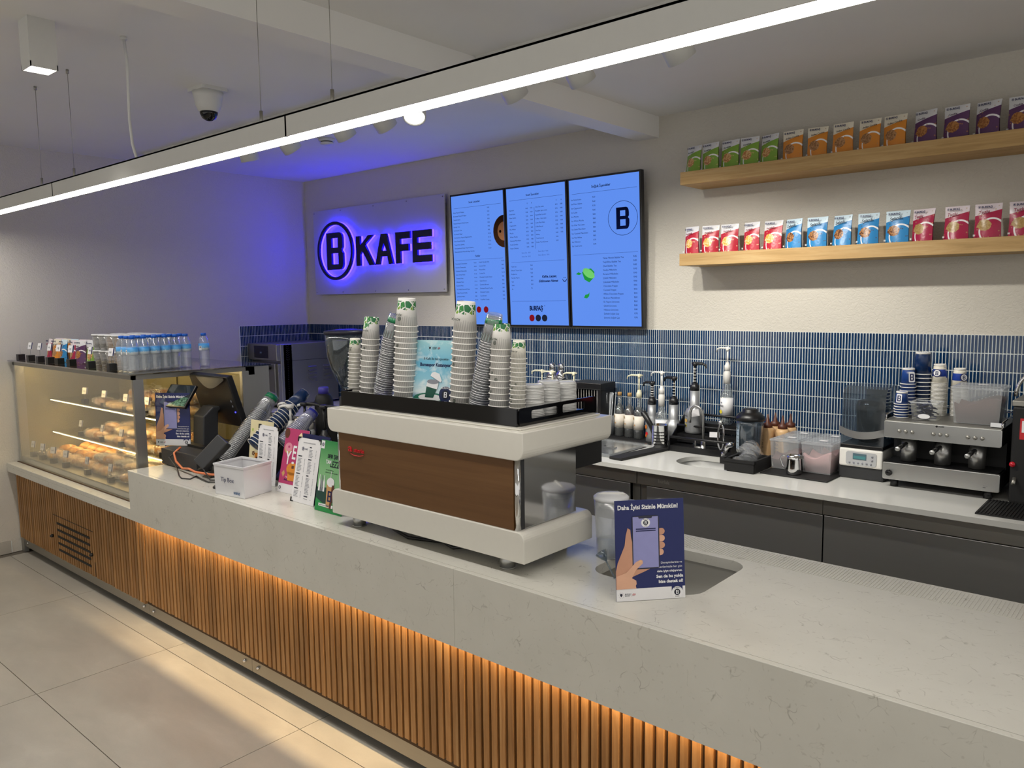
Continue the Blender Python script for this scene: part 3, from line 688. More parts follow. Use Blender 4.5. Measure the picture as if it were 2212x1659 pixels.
text('letter', 'storia', .0155, (-.359, -.2425, .3125), M_RED, b, bold=.015, ext=.002, width=1.15)
obj('swoosh', MB().tube([(-.385, -.2425, .306), (-.36, -.2425, .298), (-.325, -.2425, .2985), (-.30, -.2425, .305)], [.0008, .002, .002, .0008], 6), M_RED, b)
# cup tray with black rails
obj('tray_floor', MB().box(-.49, .443, -.19, .25, .483, .487), M_BLACK, em)
obj('tray_front', MB().prism([(-.49, .481), (-.478, .481), (-.474, .476), (.425, .476), (.43, .481), (.443, .481), (.443, .54), (-.49, .54)], -.197, -.190, 'xz'), M_BLACKG, em)
def rail(x):
    lp = [rrect(-.19, .25, .478, .541, .02), rrect(-.125, .018, .501, .529, .006)[::-1], rrect(.045, .175, .501, .529, .006)[::-1]]
    return flat('tray_rail', lp, M_BLACKG, em, (x, 0, 0), .003, (pi / 2, 0, pi / 2))
rail(.4435); rail(-.489)
cb = MB().tube([(-.28, -.06, .03), (-.22, -.17, .012), (-.1, -.20, .008), (.05, -.16, .01), (.13, -.19, .012), (.2, -.12, .02), (.28, -.05, .03)], .006, 6).tube([(-.2, -.02, .03), (-.1, -.15, .012), (.06, -.13, .016), (.14, -.15, .01), (.22, -.08, .012), (.3, 0, .03)], .005, 6)
tag(obj('power_cable', cb, M_BLACK, None, (-2.1, 2.12, CT)), 'black cables lying on the counter beneath the white espresso machine', 'cable')

# ------------------------------------------------------------------ paper cups
def cup_mat(name, paper, kind):
    t = NT(name); v = t.coord(); sp = t.add('ShaderNodeSeparateXYZ', {0: v}); x, y, z = sp.outputs
    ang = t.math('ARCTAN2', y, x)
    h = {'green': 0.107, 'small': 0.062}.get(kind, 0.1)
    if kind in ('green', 'small'):
        top = t.math('DIVIDE', z, h)
        cell = t.add('ShaderNodeTexVoronoi', {'Vector': t.add('ShaderNodeCombineXYZ', {0: t.math('MULTIPLY', ang, 1.4), 1: t.math('MULTIPLY', top, 3.0)}).outputs[0], 'Scale': 1.3})
        n = t.add('ShaderNodeTexNoise', {'Vector': t.add('ShaderNodeCombineXYZ', {0: ang, 1: t.math('MULTIPLY', top, 4.0)}).outputs[0], 'Scale': 2.2, 'Detail': 3.0}).outputs['Fac']
        low = t.math('MULTIPLY_ADD', n, 0.6, 0.34)
        leaf = t.math('MULTIPLY', t.math('GREATER_THAN', top, low), t.math('LESS_THAN', top, 0.91))
        gap = t.math('GREATER_THAN', t.add('ShaderNodeTexVoronoi', {'Vector': t.add('ShaderNodeCombineXYZ', {0: t.math('MULTIPLY', ang, 1.4), 1: t.math('MULTIPLY', top, 3.0)}).outputs[0], 'Scale': 1.3}, feature='DISTANCE_TO_EDGE').outputs['Distance'], 0.05)
        leaf = t.math('MULTIPLY', leaf, gap)
        gcol = t.ramp(t.add('ShaderNodeSeparateColor', {0: cell.outputs['Color']}).outputs[0], [(0.0, '#1f6a3c'), (0.45, '#2f7d3a'), (0.75, '#6f9a24')], 'CONSTANT')
        stroke = t.math('GREATER_THAN', t.math('SINE', t.math('ADD', t.math('MULTIPLY', ang, 30.0), t.math('MULTIPLY', top, -9.0))), 0.25)
        smask = t.math('LESS_THAN', top, t.math('MULTIPLY_ADD', n, 0.3, 0.22))
        c = t.mix(t.math('MULTIPLY', t.math('MULTIPLY', stroke, smask), 0.4), paper, '#9a9a98')
        c = t.mix(leaf, c, gcol)
        t.set(color=c, rough=0.55)
    elif kind == 'navy':
        t.set(color=t.mix(t.noise(v, 8, 1), '#10284e', '#12305c'), rough=0.25)
    elif kind == 'sleeve':
        band = t.math('MULTIPLY', t.math('GREATER_THAN', z, 0.034), t.math('LESS_THAN', z, 0.068))
        t.set(color=t.mix(band, paper, '#1c3fa0'), rough=0.5)
    return t.m
M_CUPG = cup_mat('paper_cup_print', '#e4e2de', 'green'); M_CUPS = cup_mat('small_cup_print', '#e6e3d8', 'small')
M_CUPN = cup_mat('navy_cup_print', '#10284e', 'navy'); M_CUPB = cup_mat('sleeve_cup_print', '#e9e4d4', 'sleeve'); M_CUPU = pm('royal_blue_cup', '#1d4288', .3)
M_RIM = pm('cup_rim_paper', '#e9e7e2', .5, 0, .02)
def make_cup(mat, rr, rb, h, rim=0.0024, rimmat=None, n=24, clear=False, name='paper_cup'):
    """cup standing upside down: rim at z=0, base on top"""
    rec = 0.005 if not clear else 0.002
    prof = [(rr - 0.001, 0.002), (rb, h - 0.001), (rb - 0.0008, h), (rb - 0.002, h - 0.0003), (rb - 0.0025, h - rec), (0.0, h - rec)]
    o = obj(name, MB().lathe(prof, n), mat)
    obj('rim', MB().tube([((rr + .0006) * cos(2 * pi * k / n), (rr + .0006) * sin(2 * pi * k / n), rim) for k in range(n)], rim, 6, True), rimmat or M_RIM, o)
    return o
def badge_on(o, rr, rb, h, ang, z, size, mat=None):
    r = rr + (rb - rr) * z / h + .0006
    slope = math.atan((rr - rb) / h)
    e = flat('logo', [ell(0, 0, size, size, 20), ell(0, 0, size * .78, size * .78, 20)[::-1]] + bshape(0, 0, size * .6, size * 1.0), mat or M_CUPINK, o, (r * cos(ang), r * sin(ang), z), .0001, (pi / 2 - slope, 0, ang + pi / 2))
    return e
M_CUPINK = pm('cup_dark_print', '#16301f', .5)
FACE = -pi / 2 - YAW * .85     # side of a cup that looks at the camera
def stack(proto, n, x, y, z0, pitch, label, group, lean=(0, 0), topextra=None, cat='paper cup', jit=.0006):
    """nested upside-down cups; the last one is the topmost"""
    tr = proto_tree(proto); out = []
    for i in range(n):
        k = n - 1 - i                     # 0 = topmost
        lb = label % (('topmost', 'second from the top', 'third from the top')[k] if k < 3 else ordn(k) + ' from the top')
        out.append(dup(tr, (x + lean[0] * i + rnd.uniform(-jit, jit), y + lean[1] * i + rnd.uniform(-jit, jit), z0 + i * pitch), (math.atan2(-lean[1], pitch) , math.atan2(lean[0], pitch), rnd.uniform(-.25, .25)), lb, group))
        out[-1]['category'] = cat
    return out
def discard(o):
    for c in kids(o):
        for g in kids(c): bpy.data.objects.remove(g)
        bpy.data.objects.remove(c)
    bpy.data.objects.remove(o)
TZ = CT + .487
pa = make_cup(M_CUPS, .0275, .0205, .062, .0015)
pb = make_cup(M_CUPG, .0365, .0285, .088, .0022)
pd = make_cup(M_CUPG, .0435, .0330, .107, .0024)
GC = 'paper cups stacked on the white espresso machine'
jobs = [(pa, 14, -2.602, 2.0, .0152, 'small paper cup, %s of the leftmost stack on the machine', (.0009, 0)),
        (pb, 13, -2.513, 2.0, .0215, 'medium paper cup, %s of the second stack from the left', (.0022, 0)),
        (pd, 16, -2.296, 2.0, .0208, 'tall paper cup, %s of the stack left of the card', (.0016, 0)),
        (pd, 15, -1.988, 2.0, .0212, 'tall paper cup, %s of the stack right of the card', (.0019, 0)),
        (pb, 12, -1.803, 2.0, .0217, 'medium paper cup, %s of the stack near the right end', (.0011, 0)),
        (pa, 15, -1.722, 2.0, .0150, 'small paper cup, %s of the rightmost stack on the machine', (.0007, 0))]
for p_, n, x, y, pt, lb, ln_ in jobs:
    st = stack(p_, n, x, y, TZ + .001, pt, lb, GC, ln_)
    rr, rb, h = {pa.name: (.0275, .0205, .062), pb.name: (.0365, .0285, .088), pd.name: (.0435, .033, .107)}[p_.name]
    badge_on(st[-1], rr, rb, h, FACE + rnd.choice((-.7, .75)), h * .28, h * .075)
    text('lettering', 'AÇI AŞK', h * .07, (0, 0, 0), M_CUPINK, st[-1]).matrix_local = Matrix.Rotation(FACE + .7, 4, 'Z') @ Matrix.Translation((rr + (rb - rr) * .45 + .0005, .012, h * .45)) @ Matrix.Rotation(pi / 2, 4, 'Z') @ Matrix.Rotation(pi / 2 - math.atan((rr - rb) / h), 4, 'X') @ Matrix.Rotation(pi, 4, 'Z')
    for q in rnd.sample(range(1, n - 1), 5):
        badge_on(st[q], rr, rb, h, FACE + rnd.uniform(-.9, .9), h * .10, h * .06)
for p_ in (pa, pb, pd): discard(p_)
# clear cups
M_CLEARW = glassy('clear_cup_plastic', (0.95, 0.955, 0.96), 0.07, 0.5, 0.12, (0.8, 0.82, 0.84), 0.10)
M_CRIM = glassy('clear_cup_rim', (0.9, 0.92, 0.93), 0.25, 0.55, 0.15, (0.85, 0.87, 0.9), 0.35)
M_GREENP = pm('green_leaf_print', '#0e7a4c', .3); M_GREYP = pm('grey_leaf_print', '#7e8a88', .4)
pc_ = make_cup(M_CLEARW, .0375, .027, .098, .0014, M_CRIM, 22, True, 'clear_cup')
ctop = make_cup(M_CLEARW, .0375, .027, .098, .0014, M_CRIM, 22, True, 'clear_cup')
obj('green_print', MB().lathe([(.0307, .064), (.0285, .083), (.0279, .083), (.0300, .064)], 20), M_GREENP, ctop)
fade = MB()
for k in range(20):
    a = 2 * pi * k / 20; hh = rnd.uniform(.02, .035)
    for s_ in (0,): fade.quadset([((.0376 - .0107 * (z / .098) + .0004) * cos(a + d), (.0376 - .0107 * (z / .098) + .0004) * sin(a + d), z) for d, z in ((-.06, .006), (.06, .006), (.16, .006 + hh), (.06, .008 + hh))], [(0, 1, 2, 3)])
tag(obj('grey_print', fade, M_GREYP, ctop), kind='stuff')
def clear_stack(n, x, y, z, pitch, label, lean, group, top=None):
    st = stack(pc_, n, x, y, z, pitch, label, group, lean, cat='plastic cup', jit=.0012)
    last = st[-1]
    t = dup(proto_tree(top or ctop), last.location + Vector((lean[0], lean[1], pitch)), last.rotation_euler, label % 'printed top one', group); t['category'] = 'plastic cup'
    return st
GK = 'clear plastic cups stacked on the coffee machine'
clear_stack(31, -2.432, 2.0, TZ, .0086, 'clear cup, %s of the leaning stack left of the card', (.0024, 0), GK)
clear_stack(31, -1.908, 2.0, TZ, .0086, 'clear cup, %s of the leaning stack right of the card', (.0023, 0), GK)
# lids
lid = obj('lid', MB().lathe([(.040, 0), (.0405, .004), (.0385, .0055), (.036, .011), (.033, .0112), (.032, .0095), (0, .0095)], 22), M_FROST2 if 'M_FROST2' in globals() else pm('milky_lid', '#cfcfcd', .35, 0, .02))
tag(lid, 'lid', 'cup lid')
for nm, x, y, n in (('left', -1.715, 2.075, 21), ('middle', -1.715, 2.165, 22), ('right', -1.715, 2.262, 20)):
    for i in range(n):
        k = n - 1 - i
        dup((lid, []), (x + rnd.uniform(-.0012, .0012), y + rnd.uniform(-.0012, .0012), TZ + i * .0054), (0, 0, 0), 'milky white cup lid, %s of the %s lid stack on the tray' % ('topmost' if k == 0 else ordn(k) + ' from the top', nm), 'cup lids stacked at the tray end')
for o in (lid, pc_, ctop): discard(o)

# ------------------------------------------------------------------ printed cards
M_SKIN = pm('skin_print', '#c99478', .5, 0, .1, 25); M_SKIN2 = pm('skin_print_light', '#dba98c', .5, 0, .1, 25); M_LAV = pm('lavender_print', '#8f90c4', .45); M_PHONE = pm('phone_print', '#23253a', .4)
M_POSTER = pm('navy_poster', '#0f1d5c', .4)
def card(name, label, cat, loc, rz, tilt, w, h, mat, th=.003, group=None):
    """upright board, bottom centre at loc, leaning back by tilt"""
    o = obj(name, MB().box(-w / 2, w / 2, 0, th, 0, h), mat, None, loc, (-tilt, 0, rz))
    return tag(o, label, cat, group)
def P2(o, nm, loops, mat, layer=1): return flat(nm, loops, mat, o, (0, -.0003 - .0003 * layer, 0), .00012)
def T2(o, body, cap, x, z, mat, layer=2, align='LEFT', **k): return text('lettering', body, cap, (x, -.0003 - .0003 * layer, z), mat, o, align=align, ext=.0001, **k)
def fingertip(cx, cz, r, ang, L): 
    return [(cx + r * cos(ang + pi / 2 - pi * k / 8) , cz + r * sin(ang + pi / 2 - pi * k / 8)) for k in range(9)] + [(cx - L * cos(ang) + r * sin(ang), cz - L * sin(ang) - r * cos(ang)), (cx - L * cos(ang) - r * sin(ang), cz - L * sin(ang) + r * cos(ang))]
def b_logo(o, cx, cz, r, layer=2, mat=None, back=None, words_=True):
    if back is not None: P2(o, 'logo_disc', [ell(cx, cz, r * 1.18, r * 1.18, 28)], back, layer)
    m = mat or M_NAVYD
    P2(o, 'logo', [ell(cx, cz, r * .66, r * .66, 24)], m, layer + 1)
    P2(o, 'logo', bshape(cx, cz, r * .55, r * .8), M_WPRINT, layer + 2)
    if words_:
        T2(o, 'BURFAŞ', r * .26, cx, cz + r * .78, m, layer + 1, 'CENTER'); T2(o, 'KAFE', r * .26, cx, cz - r * 1.0, m, layer + 1, 'CENTER')
def footer_marks(o, x, z, s):
    P2(o, 'crest', [[(x, z + .5 * s), (x + .75 * s, z + .5 * s), (x + .75 * s, z - .1 * s), (x + .375 * s, z - .5 * s), (x, z - .1 * s)]], M_NAVYD, 2)
    for k in range(10):
        a = 2 * pi * k / 10; P2(o, 'crest', [ell(x + .375 * s + .85 * s * cos(a), z + .85 * s * sin(a), .07 * s, .07 * s, 6)], M_NAVYD, 2)
    T2(o, 'BURSA', s * .34, x + 1.55 * s, z + .14 * s, M_NAVYD, wsp=1.35, bold=.03)
    T2(o, 'BÜYÜKŞEHİR\nBELEDİYESİ', s * .20, x + 1.55 * s, z - .16 * s, M_NAVYD, lsp=.95)
    P2(o, 'rule_line', [rect(x + 3.55 * s, x + 3.6 * s, z - .55 * s, z + .55 * s)], M_GREY, 2)
    T2(o, 'Mutlu', s * .26, x + 4.1 * s, z + .22 * s, M_RED, shear=.3); T2(o, 'ŞEHİR', s * .26, x + 3.9 * s, z - .12 * s, M_RED, bold=.04); T2(o, 'BURSA', s * .17, x + 3.95 * s, z - .42 * s, M_NAVYD)
def thanks_poster(label, loc, rz, tilt):
    o = card('table_poster', label, 'poster', loc, rz, tilt, .212, .299, M_POSTER, .0035, 'navy feedback posters')
    P2(o, 'footer', [[(-.106, 0), (.106, 0), (.106, .036), (.098, .036), (.098, .018), (.064, .018), (.064, .036), (-.106, .036)]], M_PAPERW, 1)
    T2(o, 'Daha İyisi Sizinle Mümkün!', .0125, -.098, .272, M_WPRINT, bold=.04, width=.93)
    P2(o, 'hand_picture', [[(-.106, .09), (-.10, .115), (-.078, .165), (-.074, .195), (-.068, .217), (-.060, .212), (-.058, .19), (-.05, .15), (-.03, .1), (.01, .098), (-.02, .085), (-.06, .07), (-.106, .066)]], M_SKIN, 2)
    for k in range(4): P2(o, 'hand_picture', [fingertip(.036 - (.004 if k == 3 else 0), .203 - k * .0205, .0098, 0.1, .02)], M_SKIN2 if k % 2 else M_SKIN, 2)
    P2(o, 'phone_picture', [rrect(-.055, .029, .093, .252, .009)], M_PHONE, 3)
    P2(o, 'phone_picture', [[(-.052, .097), (.0255, .097), (.0255, .249), (.008, .249), (.006, .244), (-.033, .244), (-.035, .249), (-.052, .249)]], M_LAV, 4)
    b_logo(o, -.0125, .231, .0115, 5, M_NAVYD, M_WPRINT)
    P2(o, 'phone_picture', [rect(-.043, .018, .211, .2145)], M_NAVY, 5); P2(o, 'phone_picture', [rect(-.043, .018, .2055, .2085)], M_NAVY, 5)
    P2(o, 'hand_picture', [[(-.106, .075), (-.075, .085), (-.045, .115), (-.03, .122), (-.024, .118), (-.024, .11), (-.045, .092), (-.058, .068), (-.045, .06), (-.044, .05), (-.047, .045), (-.045, .0365), (-.106, .0365)]], M_SKIN2, 6)
    P2(o, 'hand_picture', [ell(-.031, .1165, .0042, .003, 10)], pm('nail_print', '#e9b98a', .4), 7)
    for r_, s in enumerate(('Deneyimleriniz ve', 'önerilerinizle her gün', 'daha iyiye ulaşıyoruz.')): T2(o, s, .0062, .098, .106 - r_ * .0125, M_WPRINT, 2, 'RIGHT', bold=.03 if r_ == 2 else 0)
    for r_, s in enumerate(('Sen de bu yolda', 'bize destek ol!')): T2(o, s, .0088, .1, .064 - r_ * .0155, M_WPRINT, 2, 'RIGHT', bold=.05)
    footer_marks(o, -.095, .018, .0095)
    b_logo(o, .081, .0185, .0145, 2, M_NAVYD, M_WPRINT)
    return o
thanks_poster('navy poster with a hand holding a phone, standing beside the counter sink', (-1.181, 1.975, CT + .001), rad(49), .09)
thanks_poster('navy poster with a hand holding a phone, standing on the black cash drawer', (-4.36, 2.065, .967), rad(32), .05)

# blue sky card on the machine
M_SKYC = None
def sky_card():
    t = NT('sky_card_print'); v = t.coord(); sp = t.add('ShaderNodeSeparateXYZ', {0: v}); z = sp.outputs[2]
    n = t.noise(t.map(v, (1, 1, 1.6)), 14, 5, .6, .5)
    c = t.ramp(t.math('DIVIDE', z, .255), [(0, '#3a5c68'), (.2, '#3d86a8'), (.26, '#cfe4e8'), (.45, '#8cc8dc'), (.7, '#6db9d8'), (1, '#9ccfd8')])
    c = t.mix(t.ramp(n, [(.5, 0.0), (.68, .8)]), c, '#eef4f4'); t.set(color=c, rough=.35)
    return t.m
o = card('table_card', 'blue sky card with a green cup picture, standing between the cup stacks', 'card', (-2.145, 2.01, TZ + .001), rad(8), .13, .208, .262, sky_card(), .012)
T2(o, 'B Kafe ile her içecekte', .0088, 0, .188, M_NAVYD, 2, 'CENTER'); T2(o, 'Bursaspor Kazanıyor!', .0118, 0, .164, M_NAVY, 2, 'CENTER', bold=.05)
footer_marks(o, -.036, .232, .0105)
G1 = pm('teal_print', '#14705a', .4); G2 = pm('dark_teal_print', '#0e4f40', .4)
P2(o, 'ring_picture', [ell(-.012, .032, .088, .030, 30)], G2, 2); P2(o, 'ring_picture', [ell(-.012, .042, .086, .022, 30)], G1, 3); P2(o, 'ring_picture', [ell(-.016, .046, .058, .013, 26)], M_WPRINT, 4)
P2(o, 'cup_picture', [[(-.042, .046), (-.002, .046), (.02, .1), (-.034, .11)]], G2, 6); P2(o, 'cup_picture', [[(-.038, .088), (.014, .078), (.02, .1), (-.034, .11)]], M_WPRINT, 7)
P2(o, 'cup_picture', [ell(-.007, .106, .028, .009, 20)], M_GREY, 8)
P2(o, 'cup_picture', [[(-.02, .128), (.03, .105), (.034, .112), (.022, .137), (.0, .143), (-.014, .14)]], M_WPRINT, 8)
b_logo(o, .055, .06, .026, 5, M_NAVYD, pm('navy_ring', '#16244f', .4), False); T2(o, 'BURFAŞ', .008, .055, .081, M_WPRINT, 8, 'CENTER')

# ------------------------------------------------------------------ tip box
tb = thing('tip_box', 'white translucent plastic tip box with an open top', 'box', (-3.255, 1.858, CT), (0, 0, 0))
M_TIP = glassy('tip_box_plastic', (.9, .9, .92), .04, .3, .2, (.86, .86, .88), .82)
dx = Vector((-3.471 + 3.255, 1.831 - 1.858)); dy = Vector((-3.30 + 3.255, 2.03 - 1.858))
def pt(u, v, z, e=0.0): q = dx * u + dy * v; c = (dx + dy) / 2; q = c + (q - c) * (1 + e); return (q.x, q.y, z)
def shell(z0, z1, e0, e1, i):
    q = [pt(a, b, z0, e0) for a, b in ((0, 0), (0, 1), (1, 1), (1, 0))] + [pt(a, b, z1, e1) for a, b in ((0, 0), (0, 1), (1, 1), (1, 0))]
    r = [pt(a, b, z0, e0 - i) for a, b in ((0, 0), (0, 1), (1, 1), (1, 0))] + [pt(a, b, z1, e1 - i) for a, b in ((0, 0), (0, 1), (1, 1), (1, 0))]
    m = MB(); m.quadset(q + r, [(k, (k + 1) % 4, 4 + (k + 1) % 4, 4 + k) for k in range(4)] + [(8 + k, 8 + (k + 1) % 4, 12 + (k + 1) % 4, 12 + k) for k in range(4)] + [(4 + k, 4 + (k + 1) % 4, 12 + (k + 1) % 4, 12 + k) for k in range(4)] + [(k, (k + 1) % 4, 8 + (k + 1) % 4, 8 + k) for k in range(4)])
    return m
obj('wall', shell(.001, .138, -.02, .0, .03), M_TIP, tb)
obj('base', MB().quadset([pt(a, b, z, -.03) for z in (.001, .004) for a, b in ((0, 0), (0, 1), (1, 1), (1, 0))], [(0, 1, 2, 3), (4, 5, 6, 7), (0, 1, 5, 4), (1, 2, 6, 5), (2, 3, 7, 6), (3, 0, 4, 7)]), M_TIP, tb)
obj('rim', shell(.138, .147, .025, .03, .09), M_TIP, tb)
ang = math.atan2(-dx.y, -dx.x); q = dx * .76
text('lettering', 'Tip Box', .0205, (q.x + .002, q.y - .004, .068), M_NAVY, tb, (pi / 2, 0, ang), bold=.0, width=1.0)
q = dx * .34
text('lettering', 'BURFAŞ', .0105, (q.x + .002, q.y - .004, .016), pm('teal_ink', '#1c4f7c', .4), tb, (pi / 2, 0, ang), bold=.06, width=.8)

# ------------------------------------------------------------------ menu sheets in a row
def menu_sheet(o, w, h):
    T2(o, 'BURSA BÜYÜKŞEHİR BELEDİYESİ', .0042, 0, h - .022, M_GREY, 2, 'CENTER')
    P2(o, 'logo', [ell(-w * .25, h - .048, .0085, .0085, 20), ell(-w * .25, h - .048, .0066, .0066, 20)[::-1]] + bshape(-w * .25, h - .048, .005, .009)[:1], M_NAVY, 2)
    T2(o, 'KAFE', .0075, -w * .25 + .012, h - .052, M_NAVY, 2)
    r = random.Random(int(h * 1e4) + int(w * 1e5))
    for cx, z0 in ((-w * .42, h - .085), (.006, h - .04)):
        z = z0
        while z > .03:
            P2(o, 'heading_bar', [rect(cx, cx + r.uniform(.012, .03), z, z + .0045)], M_NAVYD, 2); z -= .010
            n = r.randint(5, 13); n = min(n, int((z - .014) / .0062))
            if n < 1: break
            bars = [rect(cx, cx + r.uniform(.018, .036), z - k * .0062, z - k * .0062 + .0021) for k in range(n)] + [rect(cx + .05, cx + .055, z - k * .0062, z - k * .0062 + .0021) for k in range(n)]
            P2(o, 'print_rows', bars, M_GREY, 2); z -= n * .0062 + .007
    for sx in (-1, 1):
        for z0 in (0, h - .014): pass
for (loc, lb, w, h) in (((-2.981, 1.979, CT + .001), 'white price list sheet standing before the green drink poster', .172, .29), ((-3.45, 2.085, CT + .001), 'white price list sheet standing behind the tip box', .172, .29)):
    o = card('menu_sheet', lb, 'menu', loc, 0.0, .20 if loc[0] > -3 else .12, w, h, M_PAPERW, .0012, 'price lists on the counter')
    menu_sheet(o, w, h)
    for cx, cz in ((-w / 2, h), (w / 2, h), (-w / 2, 0)):
        s1 = 1 if cx < 0 else -1; s2 = -1 if cz > 0 else 1
        obj('corner_clip', MB().box(min(cx - .003 * s1, cx + .016 * s1), max(cx - .003 * s1, cx + .016 * s1), -.003, .004, min(cz - .003 * s2, cz + .003 * s2), max(cz - .003 * s2, cz + .003 * s2)).box(min(cx - .003 * s1, cx + .003 * s1), max(cx - .003 * s1, cx + .003 * s1), -.003, .004, min(cz, cz + .018 * s2), max(cz, cz + .018 * s2)), M_BLACK, o)
o = card('holder_board', 'navy backing board rising behind the second price list', 'board', (-2.965, 1.999, CT + .001), 0.0, .20, .21, .305, M_NAVY, .003)
M_PINK = pm('pink_print', '#b8386c', .45, 0, .08, 8); M_YEL = pm('cream_print', '#e3d8ae', .5, 0, .06, 12); M_GRN = NT('green_print_sheet')
sp_ = M_GRN.add('ShaderNodeSeparateXYZ', {0: M_GRN.coord()}).outputs[2]
M_GRN.set(color=M_GRN.ramp(M_GRN.math('DIVIDE', sp_, .3), [(0, '#1f7a3e'), (.4, '#8cc08c'), (.62, '#7fba80'), (1, '#2e8a48')]), rough=.45); M_GRN = M_GRN.m
BRN = pm('choco_print', '#5a2c1c', .5, 0, .2, 60); ORG = pm('muffin_print', '#d98a2e', .5, 0, .15, 60); TAN = pm('tan_print', '#c89a64', .5, 0, .15, 50)
# pink
o = card('pink_flyer', 'pink cake flyer with big white letters between the price lists', 'flyer', (-3.19, 2.045, CT + .001), 0.03, .24, .178, .305, M_PAPERW, .0012)
P2(o, 'print_field', [rect(-.089, .089, .042, .305)], M_PINK, 1)
for s, x, z, c in (('Y', -.063, .135, .062), ('E', -.018, .163, .062), ('N', .03, .14, .062), ('İ', .075, .16, .05)): T2(o, s, c, x, z, M_WPRINT, 3, bold=.02, width=.72)
P2(o, 'donut_picture', [ell(-.052, .21, .03, .026, 22, .3)], TAN, 2); P2(o, 'donut_picture', [ell(-.05, .216, .028, .021, 22)], pm('pink_icing', '#dd8aa0', .4), 3); P2(o, 'donut_picture', [ell(-.048, .217, .008, .006, 14)], M_PINK, 4)
P2(o, 'donut_picture', [ell(-.078, .28, .02, .024, 20)], BRN, 2); P2(o, 'donut_picture', [ell(.045, .215, .024, .02, 20)], BRN, 2)
P2(o, 'cake_picture', [[(.012, .275), (.03, .292), (.052, .262), (.05, .238), (.03, .25)]], pm('cake_cream', '#ecdcae', .5), 2)
for k in range(3): P2(o, 'cake_picture', [[(.014, .27 - k * .008), (.048, .246 - k * .006), (.048, .242 - k * .006), (.014, .266 - k * .008)]], BRN, 3)
P2(o, 'muffin_picture', [[(-.022, .06), (.028, .06), (.036, .1), (-.03, .1)]], ORG, 5); P2(o, 'muffin_picture', [ell(.003, .115, .045, .03, 24)], ORG, 5); P2(o, 'muffin_picture', [rect(-.004, .014, .118, .132)], BRN, 6); P2(o, 'muffin_picture', [ell(.0, .145, .01, .006, 12)], M_WPRINT, 6)
P2(o, 'cookie_picture', [[(-.075, .09), (-.058, .105), (-.05, .09), (-.06, .072)]], TAN, 3)
T2(o, 'Yeni, Efsanevi Tatlar', .0068, -.04, .052 + .02, M_WPRINT, 3, bold=.03); T2(o, 'Bulunuyor Mu?', .009, -.05, .046 + .012, M_NAVY, 3, bold=.03, shear=.2)
b_logo(o, -.072, .021, .013, 2, M_NAVYD, M_WPRINT, False)
# cream
o = card('cream_flyer', 'cream iced-drink flyer with red heading behind the tip box', 'flyer', (-3.63, 2.16, CT + .001), 0.05, .12, .2, .29, M_YEL, .0012)
T2(o, 'Klasik Alışkanlıklar', .0115, -.052, .206, pm('green_ink', '#2c4a26', .5), 2, bold=.02, width=.9); T2(o, 'Serin Versiyon', .0155, -.064, .182, M_RED, 2, bold=.04, width=.95)
P2(o, 'drink_picture', [[(-.045, .04), (.0, .04), (.006, .12), (-.05, .12)]], ORG, 2); P2(o, 'drink_picture', [ell(-.022, .12, .03, .03, 24), ell(-.022, .12, .0285, .0285, 24)[::-1]], M_GREY, 2); P2(o, 'drink_picture', [ell(.014, .095, .014, .022, 16)], TAN, 2); P2(o, 'drink_picture', [rect(-.038, -.01, .085, .1)], BRN, 3)
for k in range(5):
    a = 2 * pi * k / 5; P2(o, 'spice_picture', [ell(-.062 + .008 * cos(a), .115 + .008 * sin(a), .006, .004, 8, a)], BRN, 2)
P2(o, 'leaf_picture', [ell(-.078, .238, .006, .009, 10)], pm('lime_print', '#a8c84a', .5), 2)
# green
o = card('green_flyer', 'green iced-coffee flyer half hidden by the white espresso machine', 'flyer', (-2.755, 1.955, CT + .001), 0.0, .17, .19, .305, M_GRN, .0012)
T2(o, 'SIFIR ŞEKER', .0155, -.04, .232, M_NAVYD, 2, bold=.04, width=.8); T2(o, 'TAM', .0155, -.048, .207, M_WPRINT, 2, bold=.05, width=.8); T2(o, 'LEZZET', .026, -.018, .195, M_NAVYD, 2, bold=.02, width=.75)
T2(o, 'Yeni Seri Fırsatımız\nşekersiz özel kahve içecekler', .005, -.045, .178, M_NAVYD, 2, lsp=1.4)
P2(o, 'print_field', [[(-.095, .1), (.095, .112), (.095, .06), (-.06, .03), (-.095, .05)]], pm('dark_green_field', '#123f36', .5), 2); P2(o, 'print_field', [[(-.095, .055), (.02, .012), (.095, 0), (-.095, 0)]], pm('green_field', '#1f8a44', .5), 3)
for k, x in enumerate((-.078, -.062, -.046)): P2(o, 'bottle_picture', [[(x - .006, .085), (x + .006, .085), (x + .006, .125), (x + .002, .14), (x + .002, .155), (x - .002, .155), (x - .002, .14), (x - .006, .125)]], M_WPRINT if k != 1 else M_GREY, 4)
P2(o, 'drink_picture', [[(-.018, .02), (.018, .02), (.027, .12), (-.026, .12)]], TAN, 4); P2(o, 'drink_picture', [ell(0, .13, .026, .02, 20)], M_WPRINT, 5); P2(o, 'drink_picture', [rect(-.003, -.0005, .13, .178)], M_WPRINT, 4)
P2(o, 'drink_picture', [[(.005, .02), (.018, .02), (.027, .12), (.012, .12)]], BRN, 5)
P2(o, 'logo', bshape(.002, .07, .028, .046), M_NAVY, 6); P2(o, 'logo_tab', [rect(-.092, -.068, .268, .302)], M_WPRINT, 2); b_logo(o, -.08, .285, .012, 3, M_NAVY, None, False)
P2(o, 'caption_bar', [rect(-.07, .03, .022, .034)], M_WPRINT, 4); T2(o, 'hafif, dinamik, lezzetli', .0055, -.066, .0255, M_NAVYD, 5)

